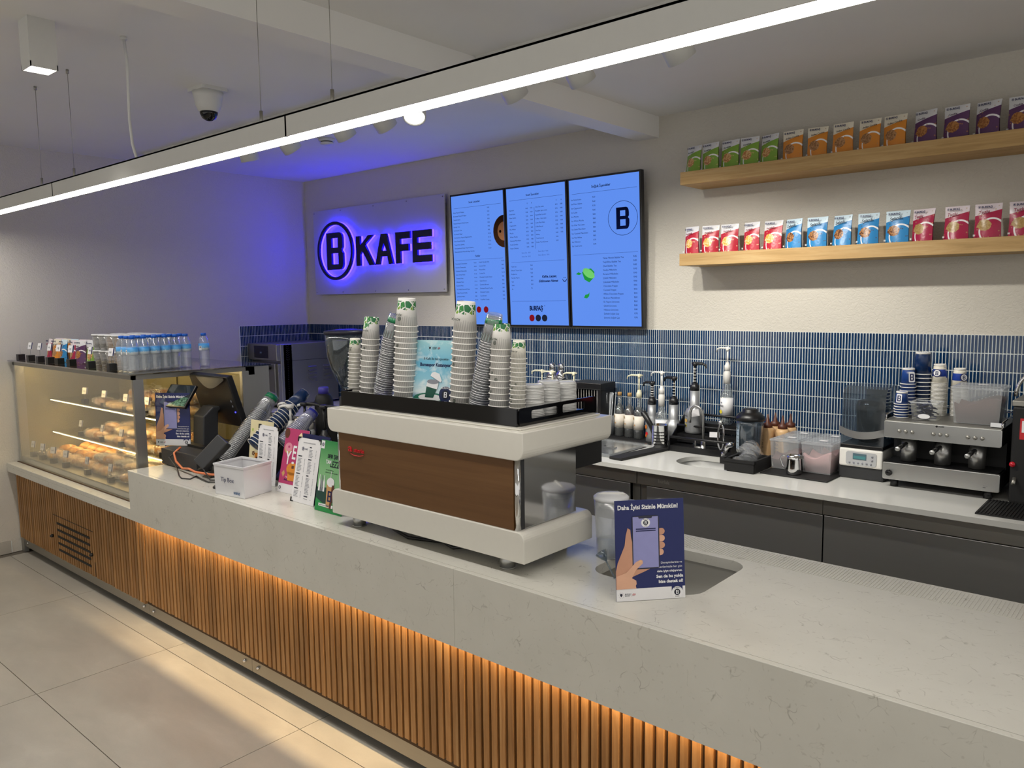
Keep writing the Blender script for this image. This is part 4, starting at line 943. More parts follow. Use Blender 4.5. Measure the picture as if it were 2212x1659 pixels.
# ------------------------------------------------------------------ till corner
dr = thing('cash_drawer', 'black steel cash drawer on the counter under the till', 'cash drawer', (-4.157, 2.17, CT))
obj('casing', MB().box(-.202, .2, -.178, .18, .006, .095), M_DGREY, dr, bevel=.004)
obj('drawer_front', MB().box(-.198, .196, .18, .186, .012, .085), M_BLACK, dr)
for x in (-.17, .17):
    for y in (-.15, .15): obj('foot', MB().cyl((x, y, 0), (x, y, .006), .015, 10), M_BLACK, dr)
ps = thing('till_terminal', 'black touch-screen till on a stand above the cash drawer', 'till', (-4.2, 2.2, .966))
obj('stand_base', MB().prism(rrect(-.13, .09, -.09, .13, .02), 0, .012), M_BLACK, ps)
obj('column', MB().prism([(-.05, .0), (.04, .0), (.05, .19), (.09, .22), (.02, .22), (-.04, .17)], -.10, .02, 'yz'), M_DGREY, ps, bevel=.006)
mo = obj('monitor', MB().box(-.215, .215, 0, .038, -.15, .15), M_BLACK, ps, (.0, .045, .255), (rad(17), 0, 0), bevel=.006)
obj('screen', MB().box(-.205, .205, .0382, .040, -.14, .14), M_BLACKG, mo)
obj('lip', MB().grid(lambda u, v: (-.1 + .3 * u - .0, -.012 - .02 * sin(pi * u) * v - .001, .15 - v * (.012 + .05 * sin(pi * u))), 10, 3), M_DGREY, mo)
obj('power_light', MB().lathe([(0, 0), (.005, .0), (.004, .003), (0, .004)], 10, (.185, 0, -.06), axis=(0, -1, 0)), emis('till_led', '#3a3aff', 4), mo)
for z in (.0, -.03): obj('side_button', MB().box(.176, .18, -.003, 0, z, z + .012), M_GREY, mo)
cd_ = obj('customer_display', MB().box(-.105, .105, -.012, .006, -.075, .075), M_BLACK, ps, (-.165, -.085, .275), (rad(-38), 0, rad(14)), bevel=.004)
M_CDG = NT('display_glass'); n_ = M_CDG.noise(M_CDG.coord(), 60, 4, .7)
zz = M_CDG.add('ShaderNodeSeparateXYZ', {0: M_CDG.coord()}).outputs[2]
M_CDG.set(color=M_CDG.mix(M_CDG.math('LESS_THAN', zz, -.01), '#1b2836', M_CDG.ramp(n_, [(.35, '#12362c'), (.7, '#7fb09a')])), rough=.05, coat=1.0); M_CDG = M_CDG.m  # green plant reflection painted into the lower part of the glass colour
obj('display_glass', MB().box(-.097, .097, -.0135, -.0121, -.067, .067), M_CDG, cd_)
tm = thing('card_terminal', 'small black card terminal tilted on its stand near the tip box', 'card terminal', (-3.83, 2.02, CT))
obj('stand', MB().prism([(-.05, 0), (.07, 0), (.05, .03), (.02, .09), (0, .09), (.01, .03)], -.035, .035, 'yz'), M_BLACK, tm)
b_ = obj('body', MB().box(-.042, .042, -.02, .028, -.09, .09), M_DGREY, tm, (0, -.005, .125), (rad(-35), rad(30), rad(10)), bevel=.006)
obj('keypad', MB().box(-.034, .034, .0282, .031, -.08, .0), M_BLACK, b_); obj('screen', MB().box(-.034, .034, .0282, .030, .02, .075), M_BLACKG, b_)
o = tag(obj('scanner_base', MB().lathe([(.038, 0), (.038, .006), (.03, .012), (.008, .014), (.008, .10), (0, .10)], 24), M_BLACK, None, (-3.565, 1.912, CT)), 'round black weighted base half hidden by the tip box', 'stand')
OR_ = pm('orange_cable', '#d8784a', .4)
tag(obj('orange_cable', MB().tube([(-4.18, 2.02, .985), (-4.19, 1.985, .955), (-4.13, 1.965, .92), (-4.06, 1.965, .89), (-3.96, 1.95, .905), (-3.85, 1.93, .905), (-3.75, 1.96, .90), (-3.68, 2.05, .89)], .006, 8), OR_), 'orange cable looping down from the till toward the tip box', 'cable')
tag(obj('black_cable', MB().tube([(-4.2, 2.02, .97), (-4.22, 1.97, .93), (-4.1, 1.955, .885), (-3.97, 1.90, .875), (-3.9, 1.88, .874), (-3.85, 1.90, .874), (-3.88, 1.95, .876), (-3.8, 1.93, .878), (-3.7, 1.92, .876), (-3.62, 1.96, .88)], .0035, 6).tube([(-3.92, 1.98, .9), (-3.85, 1.99, .93), (-3.8, 1.95, .92), (-3.72, 1.94, .88), (-3.66, 1.99, .876)], .0035, 6), M_BLACK), 'thin black cables looping on the counter left of the tip box', 'cable')
# angled cup dispensers
def axis_rot(d): return Vector((0, 0, 1)).rotation_difference(Vector(d)).to_euler()
br = thing('cup_rack', 'black angled rack holding the leaning clear and navy cup stacks', 'rack', (-3.86, 2.25, CT))
obj('base', MB().box(-.09, .42, -.08, .2, 0, .012), M_BLACK, br)
for k, x in enumerate((-.135, -.012, .19, .315)):
    obj('arm', MB().prism([(-.12, .0), (-.06, .0), (.12, .205), (.09, .235), (.05, .235), (-.13, .04)], x, x + .012, 'yz'), M_BLACK, br, bevel=.004)
def lean_stack(proto, top, n, p0, d, pitch, label, group, cat):
    d = Vector(d).normalized(); tr = proto_tree(proto); tt = proto_tree(top) if top else tr
    for i in range(n):
        k = n - 1 - i
        nm = 'end cup with the print showing' if k == 0 else ordn(k) + ' from the upper end'
        c = dup(tt if k == 0 else tr, Vector(p0) + d * pitch * i + Vector((rnd.uniform(-.001, .001), 0, rnd.uniform(-.001, .001))), axis_rot(d), label % nm, group); c['category'] = cat
pl = make_cup(M_CLEARW, .049, .034, .125, .0016, M_CRIM, 24, True, 'clear_cup'); plt = make_cup(M_CLEARW, .049, .034, .125, .0016, M_CRIM, 24, True, 'clear_cup')
obj('green_print', MB().lathe([(.0385, .09), (.0352, .118), (.0346, .118), (.0378, .09)], 20), M_GREENP, plt)
lean_stack(pl, plt, 36, (-3.93, 2.135, .905), (0, .314, .342), .0098, 'large clear cup, %s of the leaning stack by the till', 'leaning clear cups by the till', 'plastic cup')
pn_ = make_cup(M_CUPN, .0425, .029, .112, .0022, None, 24, False, 'navy_cup')
obj('base_ring', MB().lathe([(.0293, .104), (.0288, .1125), (.0255, .1127), (.0255, .108)], 22), M_RIM, pn_)
lean_stack(pn_, None, 15, (-3.62, 2.135, 1.04), (0, .314, .24), .0205, 'navy paper cup, %s of the leaning navy stack', 'leaning navy cups', 'paper cup')
pq = make_cup(glassy('blue_clear_plastic', (.85, .87, .95), .08, .5, .1, (.5, .5, .75), .2), .040, .028, .10, .0014, M_CRIM, 20, True, 'clear_cup'); pqt = make_cup(M_CLEARW, .040, .028, .10, .0014, M_CRIM, 20, True, 'clear_cup')
obj('blue_print', MB().lathe([(.0325, .055), (.0288, .094), (.0282, .094), (.0315, .055)], 20), pm('blue_logo_print', '#2a2f9a', .35), pqt)
lean_stack(pq, pqt, 16, (-3.36, 2.14, 1.08), (0, .3, .22), .0088, 'blue-tinted clear cup, %s of the stack behind the silver bottles', 'leaning blue-tinted cups', 'plastic cup')
for q in (pl, plt, pn_, pq, pqt): discard(q)

# pump bottles behind the menus
M_SILV = pm('silver_bottle', '#9a9c9e', .4, .55, .04); M_BLUEL = pm('blue_label', '#2458a8', .4)
def pump_head(parent, z, mat, r=.022, rod=.09, arm=.075, az=0.0, name='pump', long_=0.0):
    m = MB().lathe([(r, 0), (r, .028), (r * .72, .034), (r * .5, .055), (r * .45, .056)], 16, (0, 0, z)).cyl((0, 0, z + .05), (0, 0, z + .05 + rod), r * .27, 8)
    t = z + .05 + rod
    m.lathe([(r * .55, -.004), (r * .8, 0), (r * .8, .014), (r * .5, .017)], 14, (0, 0, t))
    c, s_ = cos(az), sin(az)
    m.tube([(0, 0, t + .007), (arm * .6 * c, arm * .6 * s_, t + .009), (arm * c, arm * s_, t + .003), (arm * 1.12 * c, arm * 1.12 * s_, t - .012)], [r * .4, r * .34, r * .28, r * .2], 8)
    return obj(name, m, mat, parent)
def bottle(name, label, loc, body, mat, cat='bottle', group=None, n=22, rot=(0, 0, 0)):
    t = thing(name, label, cat, loc, rot, group); obj('body', MB().lathe(body, n), mat, t); return t
SB = [(.05, 0), (.055, .006), (.056, .10), (.05, .125), (.030, .145), (.027, .155), (.027, .215), (.0, .216)]
for x, y, lb in ((-3.45, 2.33, 'silver pump bottle with a black pump behind the pink flyer'), (-3.27, 2.32, 'silver pump bottle with a black pump nearest the espresso machine')):
    t = bottle('pump_bottle', lb, (x, y, CT), [(.045, 0), (.05, .006), (.05, .16), (.044, .19), (.03, .205), (.0, .206)], M_SILV, group='silver pump bottles beside the espresso machine')
    pump_head(t, .205, M_BLACK, .028, .115, .1, .25)
M_WB = pm('white_bottle', '#d4d6d8', .3)
for x, y, lb in ((-3.66, 2.36, 'left'), (-3.565, 2.32, 'middle'), (-3.545, 2.42, 'right')):
    t = bottle('syrup_pump', 'slim white pump bottle with a blue label, %s one of three' % lb, (x, y, CT), [(.026, 0), (.03, .005), (.03, .20), (.024, .225), (.0, .226)], M_WB, group='slim white pump bottles')
    obj('label', MB().lathe([(.0305, .14), (.0305, .195), (.0302, .195), (.0302, .14)], 20), M_BLUEL, t)
    pump_head(t, .225, M_WHITE, .024, .075, .06, -2.6 + rnd.uniform(-.4, .4))

# grinder behind the machine
gr = thing('coffee_grinder', 'black coffee grinder with a clear bean hopper behind the machine', 'grinder', (-3.30, 2.5, CT))
obj('body', MB().prism(rrect(-.085, .085, -.1, .1, .03), 0, .30), M_BLACKM, gr, bevel=.006)
obj('neck', MB().cyl((0, 0, .30), (0, 0, .41), .05, 20), M_BLACKM, gr)
obj('throat', MB().lathe([(.036, .40), (.036, .455), (.042, .46)], 20), M_CHROME, gr)
M_BEAN = NT('roast_beans'); vv = M_BEAN.add('ShaderNodeTexVoronoi', {'Vector': M_BEAN.coord(), 'Scale': 130.0})
M_BEAN.set(color=M_BEAN.ramp(M_BEAN.add('ShaderNodeSeparateColor', {0: vv.outputs['Color']}).outputs[0], [(0, '#1c0f08'), (.6, '#38200f'), (1, '#553318')]), rough=.35); M_BEAN.bump(vv.outputs['Distance'], .8, .006); M_BEAN = M_BEAN.m
obj('hopper', MB().lathe([(.04, .455), (.05, .475), (.085, .55), (.105, .62), (.112, .70), (.112, .735), (.1105, .735), (.1105, .70), (.1035, .62), (.083, .55), (.048, .476), (.038, .456)], 28), M_SMOKE, gr)
tag(obj('coffee_beans', MB().lathe([(.036, .457), (.046, .477), (.08, .55), (.1, .62), (.106, .685), (.07, .70), (0, .705)], 24), M_BEAN, gr), kind='stuff')
obj('hopper_lid', MB().lathe([(.116, .733), (.118, .745), (.115, .75), (.05, .758), (0, .758)], 28), pm('hopper_lid_navy', '#141428', .4), gr)
t = bottle('dark_flask', 'black flask with a violet cap beside the grinder', (-3.52, 2.5, CT), [(.045, 0), (.05, .01), (.05, .37), (.04, .40), (.028, .41), (0, .41)], M_BLACKM)
obj('cap', MB().lathe([(.028, .41), (.028, .44), (.024, .445), (0, .445)], 18), pm('violet_cap', '#4a44a8', .4), t)

# water pitcher and plastic scoop by the sink
wp = thing('water_pitcher', 'tall clear plastic pitcher with a white lid beside the white machine', 'pitcher', (-1.505, 2.245, CT))
obj('body', MB().lathe([(.0, .004), (.046, .004), (.048, 0), (.050, .004), (.054, .10), (.060, .20), (.0575, .20), (.0515, .10), (.047, .008), (0, .008)], 30, sx=1.0, sy=1.0), M_FROST, wp)
obj('water', MB().lathe([(0, .01), (.0455, .01), (.048, .058), (0, .058)], 26), glassy('water_surface', (.85, .9, .92), .08, .4, .02), wp)
obj('lid', MB().lathe([(.040, .175), (.052, .195), (.0615, .203), (.062, .211), (.055, .217), (.0, .221)], 30), pm('milky_lid_white', '#d8d9dc', .4), wp)
obj('lid_fin', MB().prism([(-.05, .219), (.05, .219), (.04, .227), (-.03, .226)], -.003, .003, 'xz'), M_WHITE, wp, (0, 0, 0), (0, 0, .6))
obj('handle', MB().tube([(.058 * .8, .058 * .6, .195), (.085, .06, .19), (.09, .062, .13), (.075, .055, .07), (.045, .035, .055)], .008, 8), M_FROST, wp)
obj('inner_ridge', MB().tube([(-.03, -.042, .15), (-.028, -.04, .09), (0, -.049, .075), (.03, -.04, .09), (.034, -.041, .15)], .0015, 6), M_FROST, wp)
tag(obj('measuring_scoop', MB().lathe([(.004, 0), (.012, .012), (.022, .03), (.0215, .03), (.011, .012), (.003, .001)], 18, (-1.40, 2.06, CT + .052), axis=(-.55, .1, .55)).cyl((-1.40, 2.06, CT + .052), (-1.36, 2.05, CT + .004), .0035, 8), M_SMOKE), 'small clear plastic scoop resting at the sink edge behind the poster', 'scoop')

# ------------------------------------------------------------------ glass display case
dc = thing('display_case', 'steel and glass pastry display case standing on the counter ledge', 'display case', (0, 0, 0))
CZ = 1.388; CX0, CX1, CY0, CY1 = -6.33, -4.40, 1.875, 2.72
obj('top_pane', MB().box(CX0 - .02, CX1 + .03, CY0 - .025, CY1, CZ - .008, CZ), glassy('case_top_glass', (.55, .56, .58), .16, .6, .03), dc)
obj('top_frame', MB().box(CX0, CX1, CY0, CY0 + .02, CZ - .035, CZ - .0085).box(CX1 - .02, CX1, CY0, CY1 - .1, CZ - .035, CZ - .0085).box(CX0, CX0 + .02, CY0, CY1 - .1, CZ - .035, CZ - .0085).box(CX0, CX1, CY1 - .14, CY1 - .1, CZ - .06, CZ - .0085), M_STEELD, dc)
for x, y in ((CX1 - .025, CY0), (CX0, CY0)):
    obj('corner_post', MB().box(x, x + .025, y + .004, y + .06, .668, CZ - .035), M_STEELV if x > -5 else M_STEELD, dc)
obj('rear_post', MB().box(CX1 - .03, CX1, 2.535, 2.56, .668, CZ - .035), M_STEELV, dc)
obj('side_cheek', MB().box(CX1 - .01, CX1, 2.56, CY1, .668, CZ - .0085), M_STEELV, dc)
obj('front_pane', MB().box(CX0 + .012, CX1 - .002, CY0 - .004, CY0 + .002, .659, CZ - .033), M_GLASS, dc)
obj('side_pane', MB().box(CX1 - .008, CX1 - .003, CY0 + .06, 2.535, .668, CZ - .035), M_GLASS, dc)
M_CASEB = pm('case_lining', '#8c8460', .45, .3)
obj('rear_door', MB().box(CX0, -5.37, CY1 - .13, CY1 - .12, .70, CZ - .06), M_CASEB, dc)
obj('rear_door', MB().box(-5.37, CX1 - .03, CY1 - .12, CY1 - .11, .70, CZ - .06), M_CASEB, dc)
obj('case_floor', MB().box(CX0, CX1 - .03, CY0 + .01, CY1 - .1, .66, .70), M_STEELD, dc)
obj('end_lining', MB().box(CX0, CX0 + .006, CY0 + .06, CY1 - .1, .70, CZ - .04), M_CASEB, dc)
M_LEDW = emis('case_led', (1.0, .80, .42), 12.0)
for z in (.853, 1.09):
    sh = obj('shelf_board', MB().box(CX0 + .01, CX1 - .035, 2.10, CY1 - .135, z - .004, z), glassy('shelf_glass' + str(z), (.8, .84, .8), .12, .5, .02), dc)
    obj('shelf_edge', MB().box(CX0 + .01, CX1 - .035, 2.094, 2.10, z - .012, z + .002), M_STEELD, sh)
    leds = MB()
    for k in range(112): leds.box(CX0 + .03 + k * .0165, CX0 + .03 + k * .0165 + .007, 2.0925, 2.0938, z - .0085, z - .002)
    tag(obj('led_dots', leds, M_LEDW, sh), kind='stuff')
    lamp('shelf_light', 'AREA', ((CX0 + CX1) / 2, 2.2, z - .014), 4.5, (1, .70, .30), ((CX0 + CX1) / 2, 2.25, z - 1), shape='RECTANGLE', size=1.8, size_y=.02)
obj('top_led', MB().box(CX0 + .03, CX1 - .05, CY0 + .03, CY0 + .04, CZ - .034, CZ - .028), M_LEDW, dc)
lamp('case_top_light', 'AREA', ((CX0 + CX1) / 2, CY0 + .05, CZ - .04), 7.0, (1, .70, .30), ((CX0 + CX1) / 2, 2.35, .9), shape='RECTANGLE', size=1.8, size_y=.02)

# pastries, each in a crinkled clear wrapper
def bread_m(name, c0, c1, c2):
    t = NT(name); v = t.coord(); n = t.noise(v, 16, 4, .6, .4)
    t.set(color=t.ramp(n, [(.3, c0), (.5, c1), (.72, c2)]), rough=.45, coat=.15); t.bump(t.noise(v, 60, 3), .4, .006)
    return t.m
BM = [bread_m('golden_bun', '#8a4c12', '#c98a2c', '#e8bd62'), bread_m('brown_roll', '#4e2a12', '#7e4a20', '#a8713a'), bread_m('pale_bread', '#b08038', '#d9ad5c', '#ecd090'), bread_m('dark_cake', '#20110a', '#3a2114', '#5a3722')]
def wrap_m():
    t = NT('crinkled_wrapper'); v = t.coord()
    h = t.noise(t.map(v, (1, 2.2, 1)), 34, 4, .7, 1.5)
    bp = t.add('ShaderNodeBump', {'Height': h, 'Strength': 1.0, 'Distance': .02}).outputs[0]
    gl = t.add('ShaderNodeBsdfGlossy', {0: (1, 1, 1, 1), 'Roughness': .12, 'Normal': bp}).outputs[0]
    tr = t.add('ShaderNodeBsdfTransparent', {0: (.97, .96, .93, 1)}).outputs[0]
    f = t.ramp(h, [(.42, .10), (.60, .55)])
    t.link(t.add('ShaderNodeMixShader', {0: f, 1: tr, 2: gl}).outputs[0], t.out.inputs[0]); t.n.remove(t.b)
    return t.m
M_WRAP = wrap_m()
def lump(seed, L, Wd, H, sq=2.4, amp=.1):
    r = random.Random(seed); ph = [r.uniform(0, 6) for _ in range(6)]
    def f(u, v):
        a = 2 * pi * u; b = pi * (v - .5)
        cb, sb = cos(b), sin(b)
        k = 1 + amp * (sin(3 * a + ph[0]) * cb + .7 * sin(5 * a + ph[1] + 2 * b) * cb + .5 * sin(2 * a + 4 * b + ph[2]))
        sg = lambda q: (abs(q) ** (2 / sq)) * (1 if q >= 0 else -1)
        z = sg(sb) * H / 2 * (1 if sb > 0 else .8) + H * .4
        return (sg(cb * cos(a)) * L / 2 * k, sg(cb * sin(a)) * Wd / 2 * k, max(0.001, z))
    return f
pastry_tree = []
KINDS = [('wrapped_roll', 0, .17, .085, .062), ('wrapped_sandwich', 2, .19, .095, .05), ('wrapped_bun', 0, .12, .11, .065), ('wrapped_loaf', 1, .21, .09, .06), ('wrapped_cake', 3, .13, .1, .05)]
for i, (nm, mi, L, Wd, H) in enumerate(KINDS):
    root = obj(nm, MB().grid(lump(i + 3, L, Wd, H), 18, 10), BM[mi])
    w = MB().grid(lump(i + 30, L * 1.14, Wd * 1.16, H * 1.16, 2.8, .09), 20, 10)
    for s_ in (-1, 1): w.grid(lambda u, v, s_=s_: (s_ * (L * .5 + v * .035), (u - .5) * Wd * (.5 + .5 * v), H * .35 + .008 * sin(14 * u) * v), 6, 2)
    obj('wrapper', w, M_WRAP, root)
    pastry_tree.append(proto_tree(root))
# open buns at the left of the case floor
bun = obj('sesame_bun', MB().grid(lump(77, .135, .12, .07, 2.1, .05), 18, 10), BM[0]); pastry_tree.append(proto_tree(bun))
nice = ['wrapped golden roll', 'wrapped pale sandwich', 'wrapped round bun', 'wrapped brown loaf', 'wrapped dark cake', 'unwrapped golden bun']
first = set()
def put(k, x, y, z, rz, where):
    lb = '%s on the %s of the pastry display case' % (nice[k], where); g = '%ss on the %s' % (nice[k], where)
    if k in first: o = dup(pastry_tree[k], (x, y, z), (0, 0, rz), lb, g)
    else:
        o = pastry_tree[k][0]; o.location = (x, y, z); o.rotation_euler = (0, 0, rz); tag(o, lb, None, g); first.add(k)
    o['category'] = 'pastry'
for row, y in enumerate((2.17, 2.30, 2.44)):                       # top shelf
    x = -5.55 + .04 * row
    while x < -4.50:
        k = rnd.choice((0, 1, 2, 3, 3, 4)); put(k, x, y, 1.0905 + .0, rnd.uniform(-.4, .4) + pi / 2 * (k in (2,)), 'top shelf'); x += .145
for row, y in enumerate((2.30, 2.43)):
    x = -5.35
    while x < -4.52: put(rnd.choice((0, 1, 3)), x, y, 1.148, rnd.uniform(-.5, .5), 'top shelf'); x += .17
for row, y in enumerate((2.17, 2.30, 2.44)):                       # middle shelf
    x = -5.75
    while x < -4.50: put(rnd.choice((0, 1, 2, 0, 1)), x, y, .8535, rnd.uniform(-.5, .5), 'middle shelf'); x += .15
for row, y in enumerate((2.22, 2.36)):
    x = -5.55
    while x < -4.55: put(rnd.choice((0, 1)), x, y, .912, rnd.uniform(-.6, .6), 'middle shelf'); x += .17
for row, y in enumerate((2.0, 2.13, 2.27, 2.41)):                  # case floor
    x = -6.15
    while x < -4.50:
        k = 5 if x < -5.45 and row > 0 else rnd.choice((2, 4, 1, 0)); put(k, x, y, .7005, rnd.uniform(-.5, .5), 'floor'); x += .15
for y in (2.06, 2.2):
    x = -5.35
    while x < -4.55: put(rnd.choice((1, 4, 0)), x, y, .758, rnd.uniform(-.6, .6), 'floor'); x += .17

# price holders: black cube, wire and card
def holder(x, y, z, label, group, rz=0.0, s=1.0, cardw=.055, tilt=.2):
    t = thing('price_holder', label, 'price holder', (x, y, z), (0, 0, rz), group)
    obj('cube', MB().box(-.021 * s, .021 * s, -.021 * s, .021 * s, 0, .042 * s), M_BLACK, t)
    obj('wire', MB().tube([(0, 0, .042 * s), (0, 0, .105 * s), (.004, 0, .112 * s)], .0012, 6), M_STEEL, t)
    if cardw:
        c = obj('price_card', MB().box(-cardw / 2, cardw / 2, -.0008, .0008, 0, .045), M_PAPERW, t, (.002, -.002, .085 * s), (-tilt, 0, .15))
        obj('card_edge', MB().box(cardw / 2 - .012, cardw / 2, -.0012, -.0008, 0, .045), M_NAVY, c)
        text('lettering', '₺80', .010, (-cardw / 2 + .008, -.001, .016), M_GREY, c)
    return t
HX = [(-6.25, 0), (-6.05, .055), (-5.87, .055), (-5.69, .055), (-5.53, .055), (-5.33, .055), (-5.03, .05), (-4.73, .06)]
for i, (x, cw) in enumerate(HX):
    lb = ('black cube price holder without a card, nearest the left wall' if i == 0 else '%s black cube price holder from the left on the case top' % ordn(i))
    holder(x, 1.905, CZ + .0005, lb, 'price holders on the case top', rnd.uniform(-.1, .2), 1.0, cw)
for zz, yy, xs, wh in ((1.0925, 2.125, (-5.75, -5.43, -5.1, -4.8, -4.58), 'top shelf'), (.8555, 2.125, (-5.86, -5.5, -5.2, -4.95, -4.62), 'middle shelf'), (.7005, 1.925, (-6.2, -6.02, -5.82, -5.6, -5.25, -4.9), 'case floor')):
    for i, x in enumerate(xs): holder(x, yy - .0, zz, '%s price holder from the left on the %s inside the case' % (ordn(i), wh), 'price holders inside the case', rnd.uniform(-.2, .3), .8, .05)

# snack pouches, cookie tubs and water bottles on the case top
CP = [(-6.02, 'crimson'), (-5.90, 'orange'), (-5.77, 'blue'), (-5.60, 'crimson'), (-5.49, 'purple'), (-5.30, 'green')]
for i, (x, k) in enumerate(CP):
    for j, y in enumerate((2.02, 2.09)):
        pouch(k, x - .02 * j, y, CZ + .0005, rnd.uniform(-.1, .35), '%s pouch on the case top, %s from the left wall, %s row' % (k, ordn(i), 'front' if j == 0 else 'second'), 'snack pouches on the case top', i + j, .0, .95)
M_TUB = glassy('tub_plastic', (.93, .93, .92), .08, .4, .15, (.85, .85, .85), .18)
M_COOK = {'dark': pm('dark_cookie', '#2a1a14', .7, 0, .3, 60), 'gold': pm('gold_cookie', '#c08a3c', .7, 0, .25, 60)}
def tub(kind):
    o = thing('cookie_tub', 'tub', 'tub')
    obj('tub_wall', MB().lathe([(0, 0), (.036, 0), (.046, .092), (.045, .092), (.035, .002), (0, .002)], 20), M_TUB, o)
    obj('lid', MB().lathe([(.0485, .090), (.0485, .097), (.04, .099), (0, .099)], 20), pm('tub_lid', '#d6d6d6', .3), o)
    for k in range(9): obj('cookie', MB().lathe([(.028 + .0008 * k, 0), (.031 + .0008 * k, .004), (.028 + .0008 * k, .008), (0, .0085)], 14, (.002 * sin(k * 2.3), .002 * cos(k * 1.7), .003 + k * .0094)), M_COOK[kind], o)
    return proto_tree(o)
TT = {k: tub(k) for k in M_COOK}
for k_ in TT: pass
TUBK = ['dark', 'dark', 'gold', 'gold', 'dark', 'dark']
for i, k in enumerate(TUBK):
    for j, y in enumerate((2.03, 2.14, 2.25)):
        for l in range(2):
            dup(TT[k], (-5.19 + i * .098 - .0 * j, y, CZ + .0005 + l * .0995), (0, 0, rnd.uniform(0, 6)), '%s cookie tub, %s level, column %s from the left, %s row' % (k, 'upper' if l else 'lower', ('one', 'two', 'three', 'four', 'five', 'six')[i], ('front', 'middle', 'back')[j]), 'cookie tubs on the case top')
for k in TT:
    o, ch = TT[k]
    for c, g in ch: bpy.data.objects.remove(c)
    bpy.data.objects.remove(o)
wbt = thing('water_bottle', 'bottle', 'bottle')
M_PET = glassy('pet_bottle', (.93, .95, .97), .07, .5, .06, (.85, .88, .92), .10)
prof = [(.0, .003), (.02, .003), (.027, 0), (.031, .008)]
for k in range(6): prof += [(.031, .014 + k * .0125), (.0288, .020 + k * .0125)]
prof += [(.0315, .095), (.0315, .142), (.030, .150), (.022, .172), (.0145, .184), (.0140, .188)]
obj('body', MB().lathe(prof, 22), M_PET, wbt)
obj('cap', MB().lathe([(.0155, .186), (.0155, .200), (.0145, .202), (0, .202)], 18), pm('blue_cap', '#1d62c8', .35), wbt)
lb_t = NT('water_label'); zv = lb_t.add('ShaderNodeSeparateXYZ', {0: lb_t.coord()}); av = lb_t.math('ARCTAN2', zv.outputs[1], zv.outputs[0])
wv = lb_t.math('MULTIPLY_ADD', lb_t.noise(lb_t.add('ShaderNodeCombineXYZ', {0: lb_t.math('MULTIPLY', av, 2.0), 1: 0.0, 2: 0.0}).outputs[0], 2.5, 3), .03, .098)
lb_t.set(color=lb_t.mix(lb_t.math('LESS_THAN', zv.outputs[2], wv), lb_t.ramp(lb_t.math('DIVIDE', zv.outputs[2], .142), [(.7, '#7fc0e8'), (.95, '#3f95d8')]), '#dfeaf0'), rough=.4); M_WLAB = lb_t.m
obj('label', MB().lathe([(.0318, .098), (.0318, .139)], 22), M_WLAB, wbt)
flat('label_patch', [rect(-.009, .009, .099, .125)], M_WPRINT, wbt, (0, 0, 0)).matrix_local = Matrix.Rotation(FACE + pi / 2 + .2, 4, 'Z') @ Matrix.Translation((0, -.0322, 0)) @ Matrix.Rotation(pi / 2, 4, 'X')
flat('label_dot', [ell(0, .118, .0045, .0045, 10)], M_DGREY, wbt, (0, 0, 0)).matrix_local = Matrix.Rotation(FACE + pi / 2 + .2, 4, 'Z') @ Matrix.Translation((0, -.0325, 0)) @ Matrix.Rotation(pi / 2, 4, 'X')
wt = proto_tree(wbt); i = 0
for r_ in range(6):
    for c_ in range(3 if r_ < 5 else 2):
        x = -4.515 - c_ * .068 - .012 * r_; y = 1.935 + r_ * .068
        dup(wt, (x, y, CZ + .0005), (0, 0, rnd.uniform(-.5, .5)), 'water bottle, %s row back from the case corner, %s from the right edge' % (ordn(r_), ordn(c_)), 'water bottles on the display case'); i += 1
dup(wt, (-4.565, 2.385, CZ + .0005), (0, 0, .8), 'water bottle standing alone behind the others, with a frosted look', 'water bottles on the display case')
for c, g in wt[1]: bpy.data.objects.remove(c)
bpy.data.objects.remove(wbt)

# ------------------------------------------------------------------ back counter
bc = thing('back_counter', 'white stone back counter along the tiled wall with an oval sink', 'counter', (0, 0, 0))
def oval(x0, x1, y0, y1): return rrect(x0, x1, y0, y1, .12, 8)
slab('worktop', rect(-6.355, 0.5, 3.56, 4.380), oval(-2.15, -1.72, 3.765, 4.035), CT - .024, CT, M_QUARTZ2, bc) if 'M_QUARTZ2' in globals() else slab('worktop', rect(-6.355, 0.5, 3.56, 4.380), oval(-2.15, -1.72, 3.765, 4.035), CT - .024, CT, pm('white_stone', '#d3d3ce', .18, 0, .02, 12), bc)
bs = MB(); o_, i_ = oval(-2.155, -1.715, 3.76, 4.04), oval(-2.12, -1.75, 3.795, 4.005); n_ = len(o_)
bs.quadset([(a, b, CT - .0242) for a, b in o_] + [(a, b, .70) for a, b in i_], [(k, (k + 1) % n_, n_ + (k + 1) % n_, n_ + k) for k in range(n_)] + [tuple(range(n_, 2 * n_))], True)
obj('sink_basin', bs, M_STEEL, bc)
